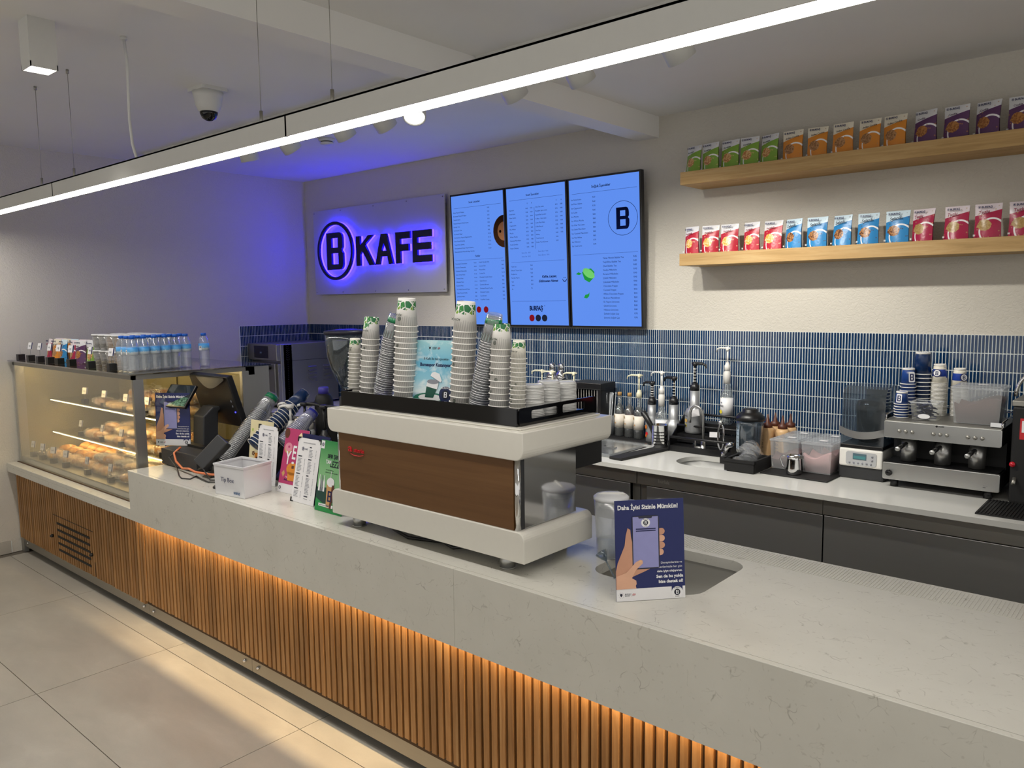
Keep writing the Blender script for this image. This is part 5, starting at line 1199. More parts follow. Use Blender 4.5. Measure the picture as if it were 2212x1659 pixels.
def cabinet(x0, x1, label, doors, logo=None):
    t = thing('steel_cabinet', label, 'cabinet', ((x0 + x1) / 2, 3.62, 0), group='steel cabinets under the back counter')
    w = (x1 - x0) / 2
    obj('carcass', MB().box(-w, w, .03, .72, .08, .66).box(-w, w, .03, .09, .66, CT - .026), M_STEELD, t)
    obj('top_rail', MB().box(-w, w, -.012, .03, .766, CT - .026), M_STEELD, t, bevel=.002)
    for x in (-w + .05, w - .05): obj('foot', MB().cyl((x, .1, 0), (x, .1, .08), .02, 10), M_STEELD, t)
    n = len(doors)
    for k, (a, b, hd) in enumerate(doors):
        d = obj('door', MB().box(a - (x0 + x1) / 2 + .002, b - (x0 + x1) / 2 - .002, 0, .03, .10, .760), M_STEEL, t, bevel=.003)
        if hd:
            hx = (a + .085 if hd == 'l' else b - .09) - (x0 + x1) / 2
            obj('handle', MB().tube([(hx + .034 * cos(2 * pi * q / 22), -.004, .665 + .034 * sin(2 * pi * q / 22)) for q in range(22)], .0045, 8, True).cyl((hx, .002, .665), (hx, -.012, .665), .006, 8), M_CHROME, d)
            obj('handle_cup', MB().lathe([(.031, 0), (.03, -.001), (0, -.0012)], 20, (hx, -.0015, .665), axis=(0, 1, 0)), M_STEELD, d)
    if logo: text('lettering', logo, .018, (-w + .13 , -.0125, .79), pm('etched_logo', '#b9b6ae', .3, .6), t, bold=.02, ext=.0006)
    return t
cabinet(-3.20, -2.255, 'steel cabinet at the left of the back counter with a round handle', [(-3.19, -2.74, None), (-2.735, -2.30, 'r')])
cabinet(-2.25, -1.256, 'steel cabinet under the sink with an etched maker logo', [(-2.20, -1.256, 'l')], 'burlak')
cabinet(-1.254, 0.45, 'long plain steel cabinet under the small espresso machine', [(-1.254, 0.45, None)])
cabinet(-6.3, -3.21, 'steel cabinet in the back left corner below the oven', [(-6.28, -4.75, None), (-4.745, -3.22, None)])

# ------------------------------------------------------------------ oven in the corner
ov = thing('speed_oven', 'steel speed oven with a dark screen in the far left corner', 'oven', (-6.13, 3.74, CT))
obj('casing', MB().box(-.225, .225, .03, .62, .02, .548), M_STEELV, ov, bevel=.004)
obj('lower_body', MB().box(-.225, .225, .0, .03, .02, .38), M_STEELD, ov, bevel=.003)
obj('control_panel', MB().box(-.225, .225, -.012, .03, .405, .548), M_STEELD, ov, bevel=.006)
obj('screen', MB().box(-.12, .10, -.0135, -.012, .425, .53), M_BLACKG, ov)
text('lettering', '350°', .014, (-.03, -.0142, .465), pm('oven_digits', '#8fa8c8', .3), ov)
obj('door', MB().box(-.222, .20, -.02, .0, .03, .385), M_STEELD, ov, bevel=.005)
obj('door_handle', MB().tube([(-.17, -.02, .345), (-.16, -.06, .35), (.13, -.06, .35), (.14, -.02, .345)], .014, 10), M_BLACK, ov)
obj('side_strip', MB().box(.2251, .2265, .06, .14, .03, .54), M_STEEL, ov)
dots = MB()
for k in range(26):
    dots.box(.2266, .2269, .095, .103, .045 + k * .019, .053 + k * .019)
    if k > 18: dots.box(.2266, .2269, .108, .116, .052 + k * .019, .060 + k * .019); dots.box(.2266, .2269, .083, .091, .052 + k * .019, .060 + k * .019)
tag(obj('vent_holes', dots, M_DARK, ov), kind='stuff')
obj('seam', MB().box(.2251, .2258, .14, .62, .40, .403), M_DARK, ov)
for y in (.30, .46):
    for k in range(5): obj('louvre', MB().prism([(.0, 0), (.012, 0), (.0, .014)], y, y + .085, 'xz') if False else MB().quadset([(.2251, y, .345 - k * .032), (.2251, y + .085, .345 - k * .032), (.239, y + .085, .335 - k * .032), (.239, y, .335 - k * .032), (.2251, y, .331 - k * .032), (.2251, y + .085, .331 - k * .032)], [(0, 1, 2, 3), (3, 2, 5, 4), (0, 3, 4), (1, 5, 2)]), M_STEELV, ov)
for x in (-.19, .19):
    for y in (.06, .55): obj('foot', MB().cyl((x, y, 0), (x, y, .02), .02, 10), M_BLACK, ov)

# ------------------------------------------------------------------ things on the back counter, left to right
MT = .012
o = tag(obj('bar_mat', MB().box(-3.5, -2.47, 4.16, 4.375, 0, MT), M_BLACKM, None, (0, 0, CT), bevel=.002), 'long black bar mat under the syrup bottles by the tiles', 'mat')
o = tag(obj('bar_mat', MB().box(-.045, .045, -.245, .245, 0, .016), M_BLACKM, None, (-2.385, 3.885, CT), (0, 0, rad(-7)), bevel=.004), 'narrow black board lying across the back counter beside the sink', 'mat', )
li = thing('lidded_insert', 'clear hinged lid over a steel insert left of the black board', 'food insert', (-2.80, 3.86, CT))
obj('tray', MB().box(-.37, .32, -.18, .22, 0, .004), M_STEEL, li)
obj('lid_pane', MB().box(-.37, -.03, -.18, .22, .016, .020), M_CLEAR, li); obj('lid_pane', MB().box(-.026, .32, -.18, .22, .016, .020), M_CLEAR, li)
obj('frame', MB().box(-.375, .325, -.188, -.18, .001, .022).box(-.375, .325, .22, .228, .001, .022), M_CLEAR, li)
obj('hinge', MB().box(.17, .25, -.02, .005, .020, .026), M_CHROME, li); obj('hinge', MB().box(-.16, -.08, -.02, .005, .020, .026), M_CHROME, li)

def pump_arm(parent, z, mat, r, rod, arm, az, name='pump', ribs=None):
    m = MB().lathe([(r, 0), (r, .03), (r * .75, .036), (r * .6, .048), (r * .4, .05)], 16, (0, 0, z)).cyl((0, 0, z + .045), (0, 0, z + .045 + rod), r * .28, 8)
    t = z + .045 + rod; c, s_ = cos(az), sin(az)
    m.lathe([(r * .5, -.004), (r * .6, .004), (r * .5, .02), (0, .022)], 12, (0, 0, t)).tube([(-.3 * arm * c, -.3 * arm * s_, t + .012), (0, 0, t + .012), (arm * .7 * c, arm * .7 * s_, t + .012), (arm * c, arm * s_, t + .004), (arm * 1.04 * c, arm * 1.04 * s_, t - .014)], [r * .25, r * .36, r * .3, r * .26, r * .2], 8)
    return obj(name, m, mat, parent)
M_AMB = glassy('amber_syrup', (.35, .10, .03), .08, .4, .04); M_DKS = glassy('dark_syrup', (.16, .06, .03), .08, .4, .04); M_BG = glassy('bottle_glass', (.82, .86, .87), .10, .6, .03, (.75, .8, .8), .10)
M_CORK = pm('cork', '#b9925a', .8, 0, .2, 90); M_LABEL = pm('cream_label', '#e6dfd2', .55); M_GOLD = pm('gold_print', '#b9964a', .5); M_ORF = pm('orange_fruit_print', '#e07a1e', .5); M_YEF = pm('yellow_fruit_print', '#e3d23a', .5)
def label_face(t, r, z0, z1, parts, az=FACE):
    """small print on the side of a round bottle facing the room"""
    for kind, cx, cz, s, m in parts:
        if kind == 'disc': o = flat('label_print', [ell(0, 0, s, s * .8, 16)], m, t)
        else: o = text('lettering', kind, s, (0, 0, 0), m, t, align='CENTER')
        o.matrix_local = Matrix.Rotation(az + pi / 2 + cx / r, 4, 'Z') @ Matrix.Translation((0, -r - .0008, cz)) @ Matrix.Rotation(pi / 2, 4, 'X')
SYR = [(0, .003), (.028, 0), (.033, .006), (.0335, .15), (.030, .175), (.016, .205), (.0135, .215), (.0135, .265), (.0, .266)]
for i, (x, y, m, lb, corked) in enumerate(((-2.80, 4.275, M_DKS, 'dark syrup bottle with a cork, leftmost of the three labelled bottles', True), (-2.722, 4.27, M_AMB, 'amber syrup bottle with a cork between two other bottles', True), (-2.642, 4.255, M_DKS, 'dark syrup bottle with an ivory pump beside the cutlery strainer', False))):
    t = bottle('syrup_bottle', lb, (x, y, CT + MT), SYR, M_BG, group='labelled syrup bottles')
    obj('syrup', MB().lathe([(0, .005), (.0315, .007), (.032, .15), (.0285, .173), (.0145, .2), (.0, .215 if i < 2 else .165)], 18), m, t)
    obj('label', MB().lathe([(.0342, .058), (.0342, .146)], 22), M_LABEL, t)
    label_face(t, .0344, 0, 0, [('disc', -.006, .13, .012, M_GOLD), ('FLAVOR', -.006, .127, .005, M_NAVYD), ('disc', -.012, .10, .007, M_ORF if i < 2 else BRN), ('disc', .008, .088, .006, TAN), ('', 0, 0, .004, M_GREY)][:4])
    if corked: obj('cork', MB().lathe([(.0145, .264), (.0145, .284), (.012, .286), (0, .286)], 14), M_CORK, t)
    else: pump_arm(t, .262, M_IVORY, .018, .085, .075, pi + .25)
# ivory pumps and shakers behind the lids
for x, y, lb in ((-3.44, 4.27, 'ivory pump bottle left of the two steel shakers'), (-3.325, 4.24, 'ivory pump bottle in front of the steel shakers'), (-3.135, 4.23, 'ivory pump bottle with banded neck beside the black bin')):
    t = bottle('syrup_bottle', lb, (x, y, CT + MT), SYR, M_BG, group='ivory pump syrup bottles')
    obj('syrup', MB().lathe([(0, .005), (.0315, .007), (.032, .15), (.0285, .173), (0, .18)], 18), M_AMB, t)
    obj('neck_band', MB().lathe([(.017, .20), (.0185, .262), (.0, .2625)], 16), M_IVORY, t)
    pump_arm(t, .262, M_IVORY, .019, .075, .08, pi + .15)
for x, lb in ((-3.385, 'steel cocktail shaker, the left one of two'), (-3.305, 'steel cocktail shaker, the right one of two')):
    t = bottle('cocktail_shaker', lb, (x, 4.315, CT + MT), [(.030, 0), (.032, .004), (.043, .30), (.044, .335)], M_CHROME, 'shaker', 'steel cocktail shakers')
    obj('shaker_cap', MB().lathe([(.0445, .335), (.044, .35), (.036, .375), (.022, .395), (.020, .40), (.022, .41), (.022, .435), (.016, .448), (0, .45)], 22), M_CHROME, t)
t = thing('straw_cup', 'clear tall cup of wrapped straws behind the ivory pump', 'cup', (-3.22, 4.30, CT + MT)); obj('cup_wall', MB().lathe([(.03, 0), (.045, .30), (.044, .30), (.029, .002), (0, .002)], 18), M_CLEAR, t)
t = thing('condiment_bin', 'black lidded bin with slotted wire sides near the straws', 'bin', (-2.99, 4.25, CT + MT))
obj('lid', MB().box(-.13, .115, -.08, .09, .30, .345), M_BLACK, t, bevel=.006)
obj('frame', MB().box(-.125, -.10, -.075, .085, 0, .30).box(.085, .11, -.075, .085, 0, .30).box(-.10, .085, .06, .085, 0, .30), M_BLACK, t)
for k in range(9): obj('bar', MB().cyl((-.09 + k * .021, -.07, 0.01), (-.09 + k * .021, -.07, .30), .002, 6), M_STEELD, t)
M_STRAW = glassy('straw_plastic', (.95, .96, .97), .08, .4, .15, (.86, .9, .93), .6)
sc = thing('straw_holder', 'clear cup holding a bunch of wrapped straws by the tiles', 'straw holder', (-2.885, 4.275, CT + MT))
obj('cup_wall', MB().lathe([(.032, 0), (.048, .13), (.047, .13), (.031, .002), (0, .002)], 20), M_FROST, sc)
str_me = MB().cyl((0, 0, 0), (0, 0, .262), .0038, 7).box(-.005, .005, -.0006, .0006, .262, .274).mesh('drinking_straw', M_STRAW)
for k in range(26):
    a = rnd.uniform(0, 2 * pi); r_ = .026 * math.sqrt(rnd.random())
    o = link('drinking_straw', str_me, None, (-2.885 + r_ * cos(a), 4.275 + r_ * sin(a), CT + MT + .004), (-.12 * sin(a) * r_ / .026, .12 * cos(a) * r_ / .026, rnd.uniform(0, 3)))
    tag(o, 'clear wrapped drinking straw in the straw cup beside the corked bottles', 'straw', 'wrapped straws in the cup')
o = link('drinking_straw', MB().cyl((0, 0, 0), (0, 0, .365), .004, 7).mesh('drinking_straw', M_CLEAR), None, (-2.90, 4.29, CT + MT + .004), (.0, .03, 0)); tag(o, 'one taller clear straw rising above the bunch', 'straw')

# bottles right of the strainer
def big_silver(x, y, z, lb, az, fruit, tag_=False):
    t = bottle('puree_bottle', lb, (x, y, z), [(.046, 0), (.054, .008), (.056, .02), (.056, .118), (.052, .138), (.034, .158), (.029, .168), (.0285, .255), (.0, .256)], M_SILV, group='silver puree bottles on the back counter', n=26)
    label_face(t, .056, 0, 0, [('FRUIT PUREE', 0, .105, .005, M_NAVYD), ('disc', .004, .08, .014, M_GOLD), ('disc', 0, .05, .012, fruit)])
    p = pump_arm(t, .255, M_BLACK, .028, .105, .075, az)
    for k in range(5): obj('rod_ring', MB().lathe([(.0095, 0), (.0095, .004)], 10, (0, 0, .31 + k * .018)), M_WHITE, t)
    return t
big_silver(-2.372, 4.215, CT + .001, 'silver puree bottle with a black pump between the strainer and the rack', pi - .2, M_ORF)
t = bottle('puree_bottle', 'slim silver bottle with orange fruit print, partly behind the strainer', (-2.535, 4.235, CT + .001), [(.034, 0), (.038, .006), (.038, .14), (.03, .165), (.026, .175), (.026, .24), (0, .241)], M_SILV, group='silver puree bottles on the back counter')
label_face(t, .038, 0, 0, [('disc', -.004, .10, .017, M_ORF), ('disc', .006, .06, .013, M_RED), ('disc', -.004, .045, .012, M_ORF)]); pump_arm(t, .24, M_BLACK, .026, .08, .065, pi - .1)
for k in range(5): obj('rod_ring', MB().lathe([(.009, 0), (.009, .004)], 10, (0, 0, .29 + k * .015)), M_WHITE, t)
def clear_syrup(x, y, z, lb, word, fruit, az):
    t = bottle('clear_syrup_bottle', lb, (x, y, z), [(0, .003), (.032, 0), (.037, .006), (.037, .165), (.03, .195), (.017, .225), (.015, .25), (0, .251)], M_BG, group='clear syrup bottles with white pumps')
    obj('syrup', MB().lathe([(0, .005), (.0355, .008), (.0355, .15), (0, .151)], 18), M_CLEAR, t)
    obj('label', MB().lathe([(.0377, .05), (.0377, .158)], 22), pm('white_label', '#e4e4e6', .5), t)
    label_face(t, .0379, 0, 0, [(word, 0, .105, .012, M_NAVYD), ('disc', 0, .075, .014, fruit), ('disc', .006, .13, .006, M_GREY)])
    obj('collar', MB().lathe([(.019, .24), (.021, .30), (.016, .315), (.012, .33), (0, .331)], 16), M_WHITE, t)
    pump_arm(t, .315, M_WHITE, .017, .075, .075, az)
    return t
clear_syrup(-2.447, 4.20, CT + .001, 'clear syrup bottle with a white pump behind the strainer', 'MONIN', M_RED, pi - .1)
# tiered rack
rk = thing('bottle_rack', 'black three-step bottle rack behind the small sink', 'rack', (-2.12, 4.19, CT))
for k, (z, y0, y1) in enumerate(((.035, -.12, -.03), (.095, -.03, .06), (.155, .06, .16))):
    obj('step', MB().box(-.195, .195, y0, y1, z - .006, z), M_BLACK, rk); obj('riser', MB().box(-.195, .195, y0 - .004, y0, z - .05, z), M_BLACK, rk)
    obj('guard_bar', MB().tube([(-.195, y0, z), (-.195, y0, z + .05), (.195, y0, z + .05), (.195, y0, z)], .007, 8), M_BLACK, rk)
for x in (-.2, .195): obj('side_plate', MB().prism([(-.13, 0), (.165, 0), (.165, .23), (.09, .22), (-.13, .06)], x, x + .005, 'yz'), M_BLACK, rk)
big_silver(-2.228, 4.205, CT + .096, 'silver puree bottle with a price tag on the black rack', -.15, M_YEF)
tg = bpy.data.objects[[o.name for o in bpy.data.objects if o.name.startswith('puree_bottle') and o.parent is None and o.get('label', '').startswith('silver puree bottle with a price')][0]]
obj('price_tag', MB().box(-.025, .025, -.001, .001, -.02, .02), M_PAPERW, tg, (.035, -.062, .13), (0, rad(-12), rad(35)))
clear_syrup(-2.062, 4.285, CT + .156, 'clear syrup bottle with a lemon label on top of the black rack', 'MONIN', M_YEF, pi - .2)
o = link('price_tag', MB().box(-.028, .028, -.001, .001, 0, .03).mesh('price_tag', M_PAPERW), None, (-2.06, 4.13, CT + .098), (-.1, 0, .3)); tag(o, 'small blank white shelf tag standing on the black rack', 'price tag')
# strainer
cs = thing('cutlery_strainer', 'shiny perforated steel cutlery strainer holding a black tool', 'strainer', (-2.385, 4.075, CT + .001))
obj('drum', MB().lathe([(.046, 0), (.049, .004), (.049, .145), (.051, .148), (.048, .148), (.046, .006), (0, .006)], 30), M_CHROME, cs)
hs = MB()
for k in range(22):
    a = FACE + (k - 11) * .19
    if abs((k - 11)) < 2: continue
    for j in range(5): hs.lathe([(.0045, 0), (0, .0003)], 8, (.0492 * cos(a), .0492 * sin(a), .035 + j * .018), axis=(cos(a), sin(a), 0))
tag(obj('drain_holes', hs, M_DARK, cs), kind='stuff')
tag(obj('knock_handle', MB().tube([(-2.39, 4.07, CT + .02), (-2.43, 4.05, CT + .14), (-2.475, 4.03, CT + .225)], [.012, .016, .017], 12), M_BLACK), 'thick black tool handle leaning out of the steel strainer', 'tool')
# taps
t = thing('swan_tap', 'slim brushed steel swan-neck tap behind the oval sink', 'tap', (-2.115, 4.10, CT))
obj('base', MB().lathe([(.022, 0), (.022, .006), (.017, .01), (.013, .075), (.0, .076)], 18), M_STEELV, t)
obj('spout', MB().tube([(0, 0, .07), (0, 0, .21)] + [(-.042 + .042 * cos(a), -.01 * sin(a), .215 + .062 * sin(a)) for a in [pi * k / 10 for k in range(11)]] + [(-.086, 0, .175)], .0075, 10), M_STEELV, t)
obj('lever', MB().cyl((0, 0, .035), (-.05, -.01, .035), .007, 8).cyl((-.045, -.01, .035), (-.045, -.01, .085), .004, 8), M_STEELV, t)
t = thing('rinser_tap', 'chrome lever tap with a tall loop handle right of the swan tap', 'tap', (-1.975, 4.085, CT))
obj('body', MB().cyl((0, 0, 0), (.0, 0, .03), .022, 16).tube([(0, 0, .02), (.035, -.02, .075), (.06, -.035, .085)], [.02, .018, .014], 12), M_CHROME, t)
obj('loop_handle', MB().tube([(-.02 + .018 * cos(2 * pi * k / 20), -.005, .115 + .075 * sin(2 * pi * k / 20)) for k in range(20)], .006, 8, True).lathe([(.014, 0), (.016, .01), (.012, .024), (0, .026)], 14, (-.022, -.005, .185)), M_CHROME, t)

# blender jar, drip tray, lids
bj = thing('blender_jar', 'smoked blender jar with a black lid standing behind the drip tray', 'blender jar', (-1.82, 4.07, CT))
obj('jar', MB().lathe([(.058, 0), (.06, .006), (.056, .03), (.062, .05), (.072, .20), (.076, .235), (.0745, .235), (.07, .20), (.059, .05), (.052, .032), (0, .03)], 28), M_SMOKE, bj)
obj('jar_lid', MB().lathe([(.079, .228), (.079, .245), (.06, .268), (.042, .275), (.042, .288), (.03, .292), (0, .292)], 28), M_BLACK, bj)
obj('scale_panel', MB().box(-.018, .018, -.0006, .0006, .07, .215), pm('scale_print', '#9fb0bc', .4), bj, (-.045, -.053, 0), (0, 0, rad(-42)))
for k in range(6): obj('scale_mark', MB().box(-.016 if k % 2 else -.008, .014, -.0012, -.0006, .085 + k * .02, .0868 + k * .02), M_DGREY, bj, (-.045, -.053, 0), (0, 0, rad(-42)))
dt = thing('drip_tray', 'deep black plastic tray holding clear cup lids by the sink', 'tray', (-1.738, 3.875, CT))
obj('tray_wall', MB().prism(rrect(-.075, .075, -.11, .11, .015), 0, .006).box(-.08, -.072, -.112, .112, .004, .06).box(.072, .08, -.112, .112, .004, .06).box(-.08, .08, -.115, -.107, .004, .06).box(-.08, .08, .107, .115, .004, .06), M_BLACKM, dt)
obj('tray_lip', MB().box(-.105, -.08, -.115, -.07, .035, .07).box(-.085, .085, -.119, -.107, .052, .066).box(.072, .085, -.115, .115, .052, .066).box(-.085, -.072, -.115, .115, .052, .066), M_BLACKM, dt)
dome = obj('lid', MB().lathe([(.045, 0), (.046, .004), (.043, .008), (.036, .03), (.018, .043), (0, .045)], 20), M_CLEARW)
tag(dome, 'x', 'cup lid')
for k in range(14):
    nearp = k < 6
    dup((dome, []), (-1.765 + rnd.uniform(-.02, .05), 3.85 + k * .012 + rnd.uniform(-.01, .01), CT + .02 + (k % 5) * .018), (rnd.uniform(-1.2, -.5), rnd.uniform(-.3, .3), rnd.uniform(-.5, .5)), 'clear domed cup lid heaped in the black tray by the sink', 'clear domed lids in the black tray')
discard(dome)
# sauce bottles
M_SAUCE = pm('caramel_bottle', '#e0b887', .4); M_BCAP = pm('brown_cap', '#5a3020', .45)
for x, y, lb in ((-1.775, 4.20, 'front left'), (-1.69, 4.20, 'front right'), (-1.765, 4.28, 'back left'), (-1.68, 4.285, 'back right')):
    t = bottle('sauce_bottle', 'tan sauce squeeze bottle with a brown nozzle, %s of the four' % lb, (x, y, CT), [(.032, 0), (.036, .006), (.036, .155), (.03, .175), (0, .176)], M_SAUCE, group='tan sauce squeeze bottles')
    obj('nozzle_cap', MB().lathe([(.026, .174), (.026, .195), (.012, .202), (.004, .245), (.002, .25), (0, .25)], 18), M_BCAP, t)
    label_face(t, .036, 0, 0, [('Caffe', 0, .105, .011, M_BCAP), ('SOS', 0, .082, .014, M_BCAP), ('KARAMEL', 0, .065, .006, M_BCAP)])
    obj('print_bar', MB().box(-.016, .016, -.0004, .0004, .13, .133), M_BCAP, t, (.0366 * cos(FACE), .0366 * sin(FACE), 0), (0, 0, FACE + pi / 2))
# mat, powder boxes, jug
tag(obj('bar_mat', MB().box(-.17, .17, -.20, .20, 0, .007), M_BLACKM, None, (-1.472, 4.005, CT), (0, 0, rad(-1)), bevel=.002), 'black rubber mat under the clear powder boxes', 'mat')
M_PINKP = pm('pink_powder', '#e8b3b3', .85, 0, .08, 70); M_BRNP = pm('brown_powder', '#7d6260', .85, 0, .2, 70); M_COCP = pm('cocoa_powder', '#6b473c', .9, 0, .14, 80)
def powder_box(x, y, z, w, d, h, mat, fill, lb, group, rz=0.0):
    t = thing('storage_box', lb, 'storage box', (x, y, z), (0, 0, rz), group)
    def ring(z0, z1, s0, s1, i): 
        m = MB(); a = [(sx * w / 2 * s0, sy * d / 2 * s0, z0) for sx, sy in ((-1, -1), (1, -1), (1, 1), (-1, 1))]; b = [(sx * w / 2 * s1, sy * d / 2 * s1, z1) for sx, sy in ((-1, -1), (1, -1), (1, 1), (-1, 1))]
        return m.quadset(a + b, [(k, (k + 1) % 4, 4 + (k + 1) % 4, 4 + k) for k in range(4)] + [(3, 2, 1, 0)])
    obj('box_wall', ring(.001, h, .86, .96, .0), M_FROST, t)
    r_ = random.Random(int(x * -1000)); ph = [r_.uniform(0, 6) for _ in range(3)]
    def top(u, v): return ((u - .5) * w * .84 * (1 + .08 * fill), (v - .5) * d * .84 * (1 + .08 * fill), h * fill + .018 * sin(5 * u + ph[0]) + .012 * sin(7 * v + ph[1]))
    pw = MB().grid(top, 10, 10)
    e = []
    for k in range(11): e.append(top(k / 10, 0))
    for k in range(1, 11): e.append(top(1, k / 10))
    for k in range(9, -1, -1): e.append(top(k / 10, 1))
    for k in range(9, 0, -1): e.append(top(0, k / 10))
    n = len(e); pw.quadset(e + [(a * .88, b * .88, .004) for a, b, c in e], [(k, (k + 1) % n, n + (k + 1) % n, n + k) for k in range(n)] + [tuple(range(n, 2 * n))], True)
    tag(obj('powder', pw, mat, t), kind='stuff')
    obj('box_lid', MB().box(-w / 2, w / 2, -d / 2, d / 2, h - .004, h + .006).box(-w / 2 + .012, w / 2 - .012, -d / 2 + .012, d / 2 - .012, h + .006, h + .011), M_FROST, t, bevel=.002)
    obj('lid_sticker', MB().box(-.02, .02, -.014, .014, h + .0112, h + .0116), M_PAPERW, t, (.01, 0, 0))
    return t
G_ = 'clear powder boxes on the black mat'
powder_box(-1.572, 4.01, CT + .008, .158, .155, .148, M_BRNP, .52, 'clear box of grey-brown powder behind the steel jug', G_)
powder_box(-1.408, 4.01, CT + .008, .158, .155, .148, M_PINKP, .55, 'clear box of pink powder right of the steel jug', G_)
powder_box(-1.572, 4.175, CT + .008, .158, .155, .148, M_BRNP, .4, 'clear box at the back left of the powder boxes', G_)
powder_box(-1.408, 4.175, CT + .008, .158, .155, .148, M_PINKP, .45, 'clear box at the back right of the powder boxes', G_)
t = thing('milk_jug', 'small polished steel milk jug on the mat before the pink powder', 'jug', (-1.495, 3.868, CT + .008), (0, 0, 0))
obj('body', MB().lathe([(0, 0), (.034, 0), (.037, .006), (.037, .03), (.033, .075), (.035, .096), (.0335, .096), (.0315, .075), (.035, .03), (.034, .01), (0, .008)], 26), M_CHROME, t)
obj('handle', MB().tube([(-.031, -.005, .088), (-.055, -.012, .09), (-.064, -.014, .075), (-.052, -.012, .04), (-.034, -.008, .02)], .0035, 8), M_CHROME, t)
obj('spout', MB().prism([(.028, -.014), (.05, 0), (.028, .014)], .082, .0965), M_CHROME, t)

# ------------------------------------------------------------------ quiet blender with hood
qb = thing('hooded_blender', 'white based blender under a smoky clear sound hood', 'blender', (-1.205, 4.10, CT))
obj('foot_base', MB().box(-.105, .105, -.125, .13, 0, .062), M_DGREY, qb, bevel=.008)
obj('motor_base', MB().box(-.102, .102, -.135, .13, .062, .152), M_WHITE, qb, bevel=.008)
obj('control_panel', MB().prism(rrect(-.068, .075, .072, .138, .012), -.1372, -.1352, 'xz'), pm('panel_grey', '#b4b6b8', .35), qb)
sc_ = obj('display', MB().box(-.035, .028, -.1385, -.1372, .10, .13), pm('lcd_grey', '#58707a', .2), qb)
flat('display_glow', [rect(-.031, .024, .104, .118)], emis('lcd_teal', '#5f9a98', .7), qb, (0, -.1388, 0))
for k in range(6): obj('button', MB().cyl((-.05 + k * .02, -.1372, .083), (-.05 + k * .02, -.1392, .083), .0045, 10), M_GREY, qb)
for k in range(2): obj('button', MB().cyl((.055, -.1372, .12 - k * .018), (.055, -.1392, .12 - k * .018), .005, 10), M_GREY, qb)
obj('deck', MB().box(-.1, .1, -.13, .128, .152, .172), M_BLACK, qb, bevel=.004)
hp = [(-.125, .172), (.125, .172), (.125, .43), (.08, .455), (-.07, .455), (-.105, .42)]
hood = MB(); n = len(hp)
hood.quadset([(x, a, z) for x in (-.1, .1) for a, z in hp], [tuple(range(n - 1, -1, -1)), tuple(range(n, 2 * n))] + [(k, (k + 1) % n, n + (k + 1) % n, n + k) for k in range(1, n)])
obj('hood', hood, M_SMOKE, qb)
obj('hood_handle', MB().grid(lambda u, v: (-.105 + .21 * u, -.128 - .022 * sin(pi * u) , .205 + .035 * v + .02 * (2 * u - 1) ** 2), 12, 2).grid(lambda u, v: (-.105 + .21 * u, -.132 - .022 * sin(pi * u) , .205 + .035 * v + .02 * (2 * u - 1) ** 2), 12, 2), M_STEEL, qb)
obj('jar', MB().lathe([(.05, .172), (.06, .2), (.068, .35), (.062, .375), (.03, .385), (0, .386)], 16), M_BLACKG, qb)
obj('hood_vent', MB().box(-.06, .06, .126, .135, .25, .42), M_BLACKM, qb)

# ------------------------------------------------------------------ small three-group espresso machine
es = thing('small_espresso_machine', 'brushed steel three-group espresso machine topped with cups and boxes', 'coffee machine', (-.846, 3.9, CT))
def plate(z0, z1, y): return MB().prism(rrect(-.239, .239, z0, z1, .008), y, y + .02, 'xz')
obj('drip_panel', plate(.037, .118, 0), M_STEEL, es, bevel=.003); obj('control_panel', plate(.235, .314, 0), M_STEEL, es, bevel=.003)
obj('chassis', MB().box(-.235, .235, .0205, .36, .04, .112).box(-.235, .235, .16, .38, .112, .236).box(-.235, .235, .0205, .38, .236, .306), M_BLACKM, es)
obj('drip_grid', MB().box(-.232, .232, .0, .16, .1185, .122), M_BLACK, es)
obj('top_deck', MB().box(-.237, .237, .004, .385, .3142, .318), M_STEELD, es)
for x in (-.195, .19):
    for y in (.04, .33): obj('foot', MB().cyl((x, y, 0), (x, y, .037), .018, 14), M_BLACK, es)
for gx in (-.143, .0, .138):
    g = obj('group_head', MB().cyl((gx, .065, .125), (gx, .065, .232), .034, 22), M_STEELV, es)
    obj('portafilter', MB().cyl((gx - .004, .04, .208), (gx - .012, -.075, .200), .0095, 12), M_BLACK, g); obj('portafilter_cap', MB().cyl((gx - .012, -.072, .2), (gx - .0125, -.082, .1995), .0105, 14), M_STEEL, g)
    for k in (-1, 0, 1): obj('button', MB().lathe([(.0085, 0), (.0085, .005), (.006, .008), (0, .0085)], 14, (gx + k * .0275, 0, .270), axis=(0, -1, 0)), M_STEELD, es)
obj('knob', MB().lathe([(.015, 0), (.015, .012), (.012, .016), (0, .0165)], 18, (-.208, 0, .07), axis=(0, -1, 0)), M_BLACKG, es)
obj('bell_logo', MB().lathe([(.005, 0), (.004, .001), (0, .0012)], 10, (-.016, 0, .306), axis=(0, -1, 0)), M_BLACK, es)
text('lettering', 'arçelik', .006, (-.009, -.0005, .3035), M_BLACK, es, bold=.03); text('lettering', '▬▬', .004, (.176, -.0005, .053), M_BLACK, es); text('lettering', 'Barista', .004, (.178, -.0005, .060), M_GREY, es)
obj('rail', MB().tube([(-.235, .02, .318), (-.235, .02, .34), (-.235, .19, .345), (-.235, .38, .345), (.235, .38, .345), (.235, .12, .345), (.235, .02, .34), (.235, .02, .318)], .004, 8), M_CHROME, es)
obj('rail_fitting', MB().box(.19, .24, .02, .06, .322, .340), M_CHROME, es)
EZ = CT + .318 + .0005
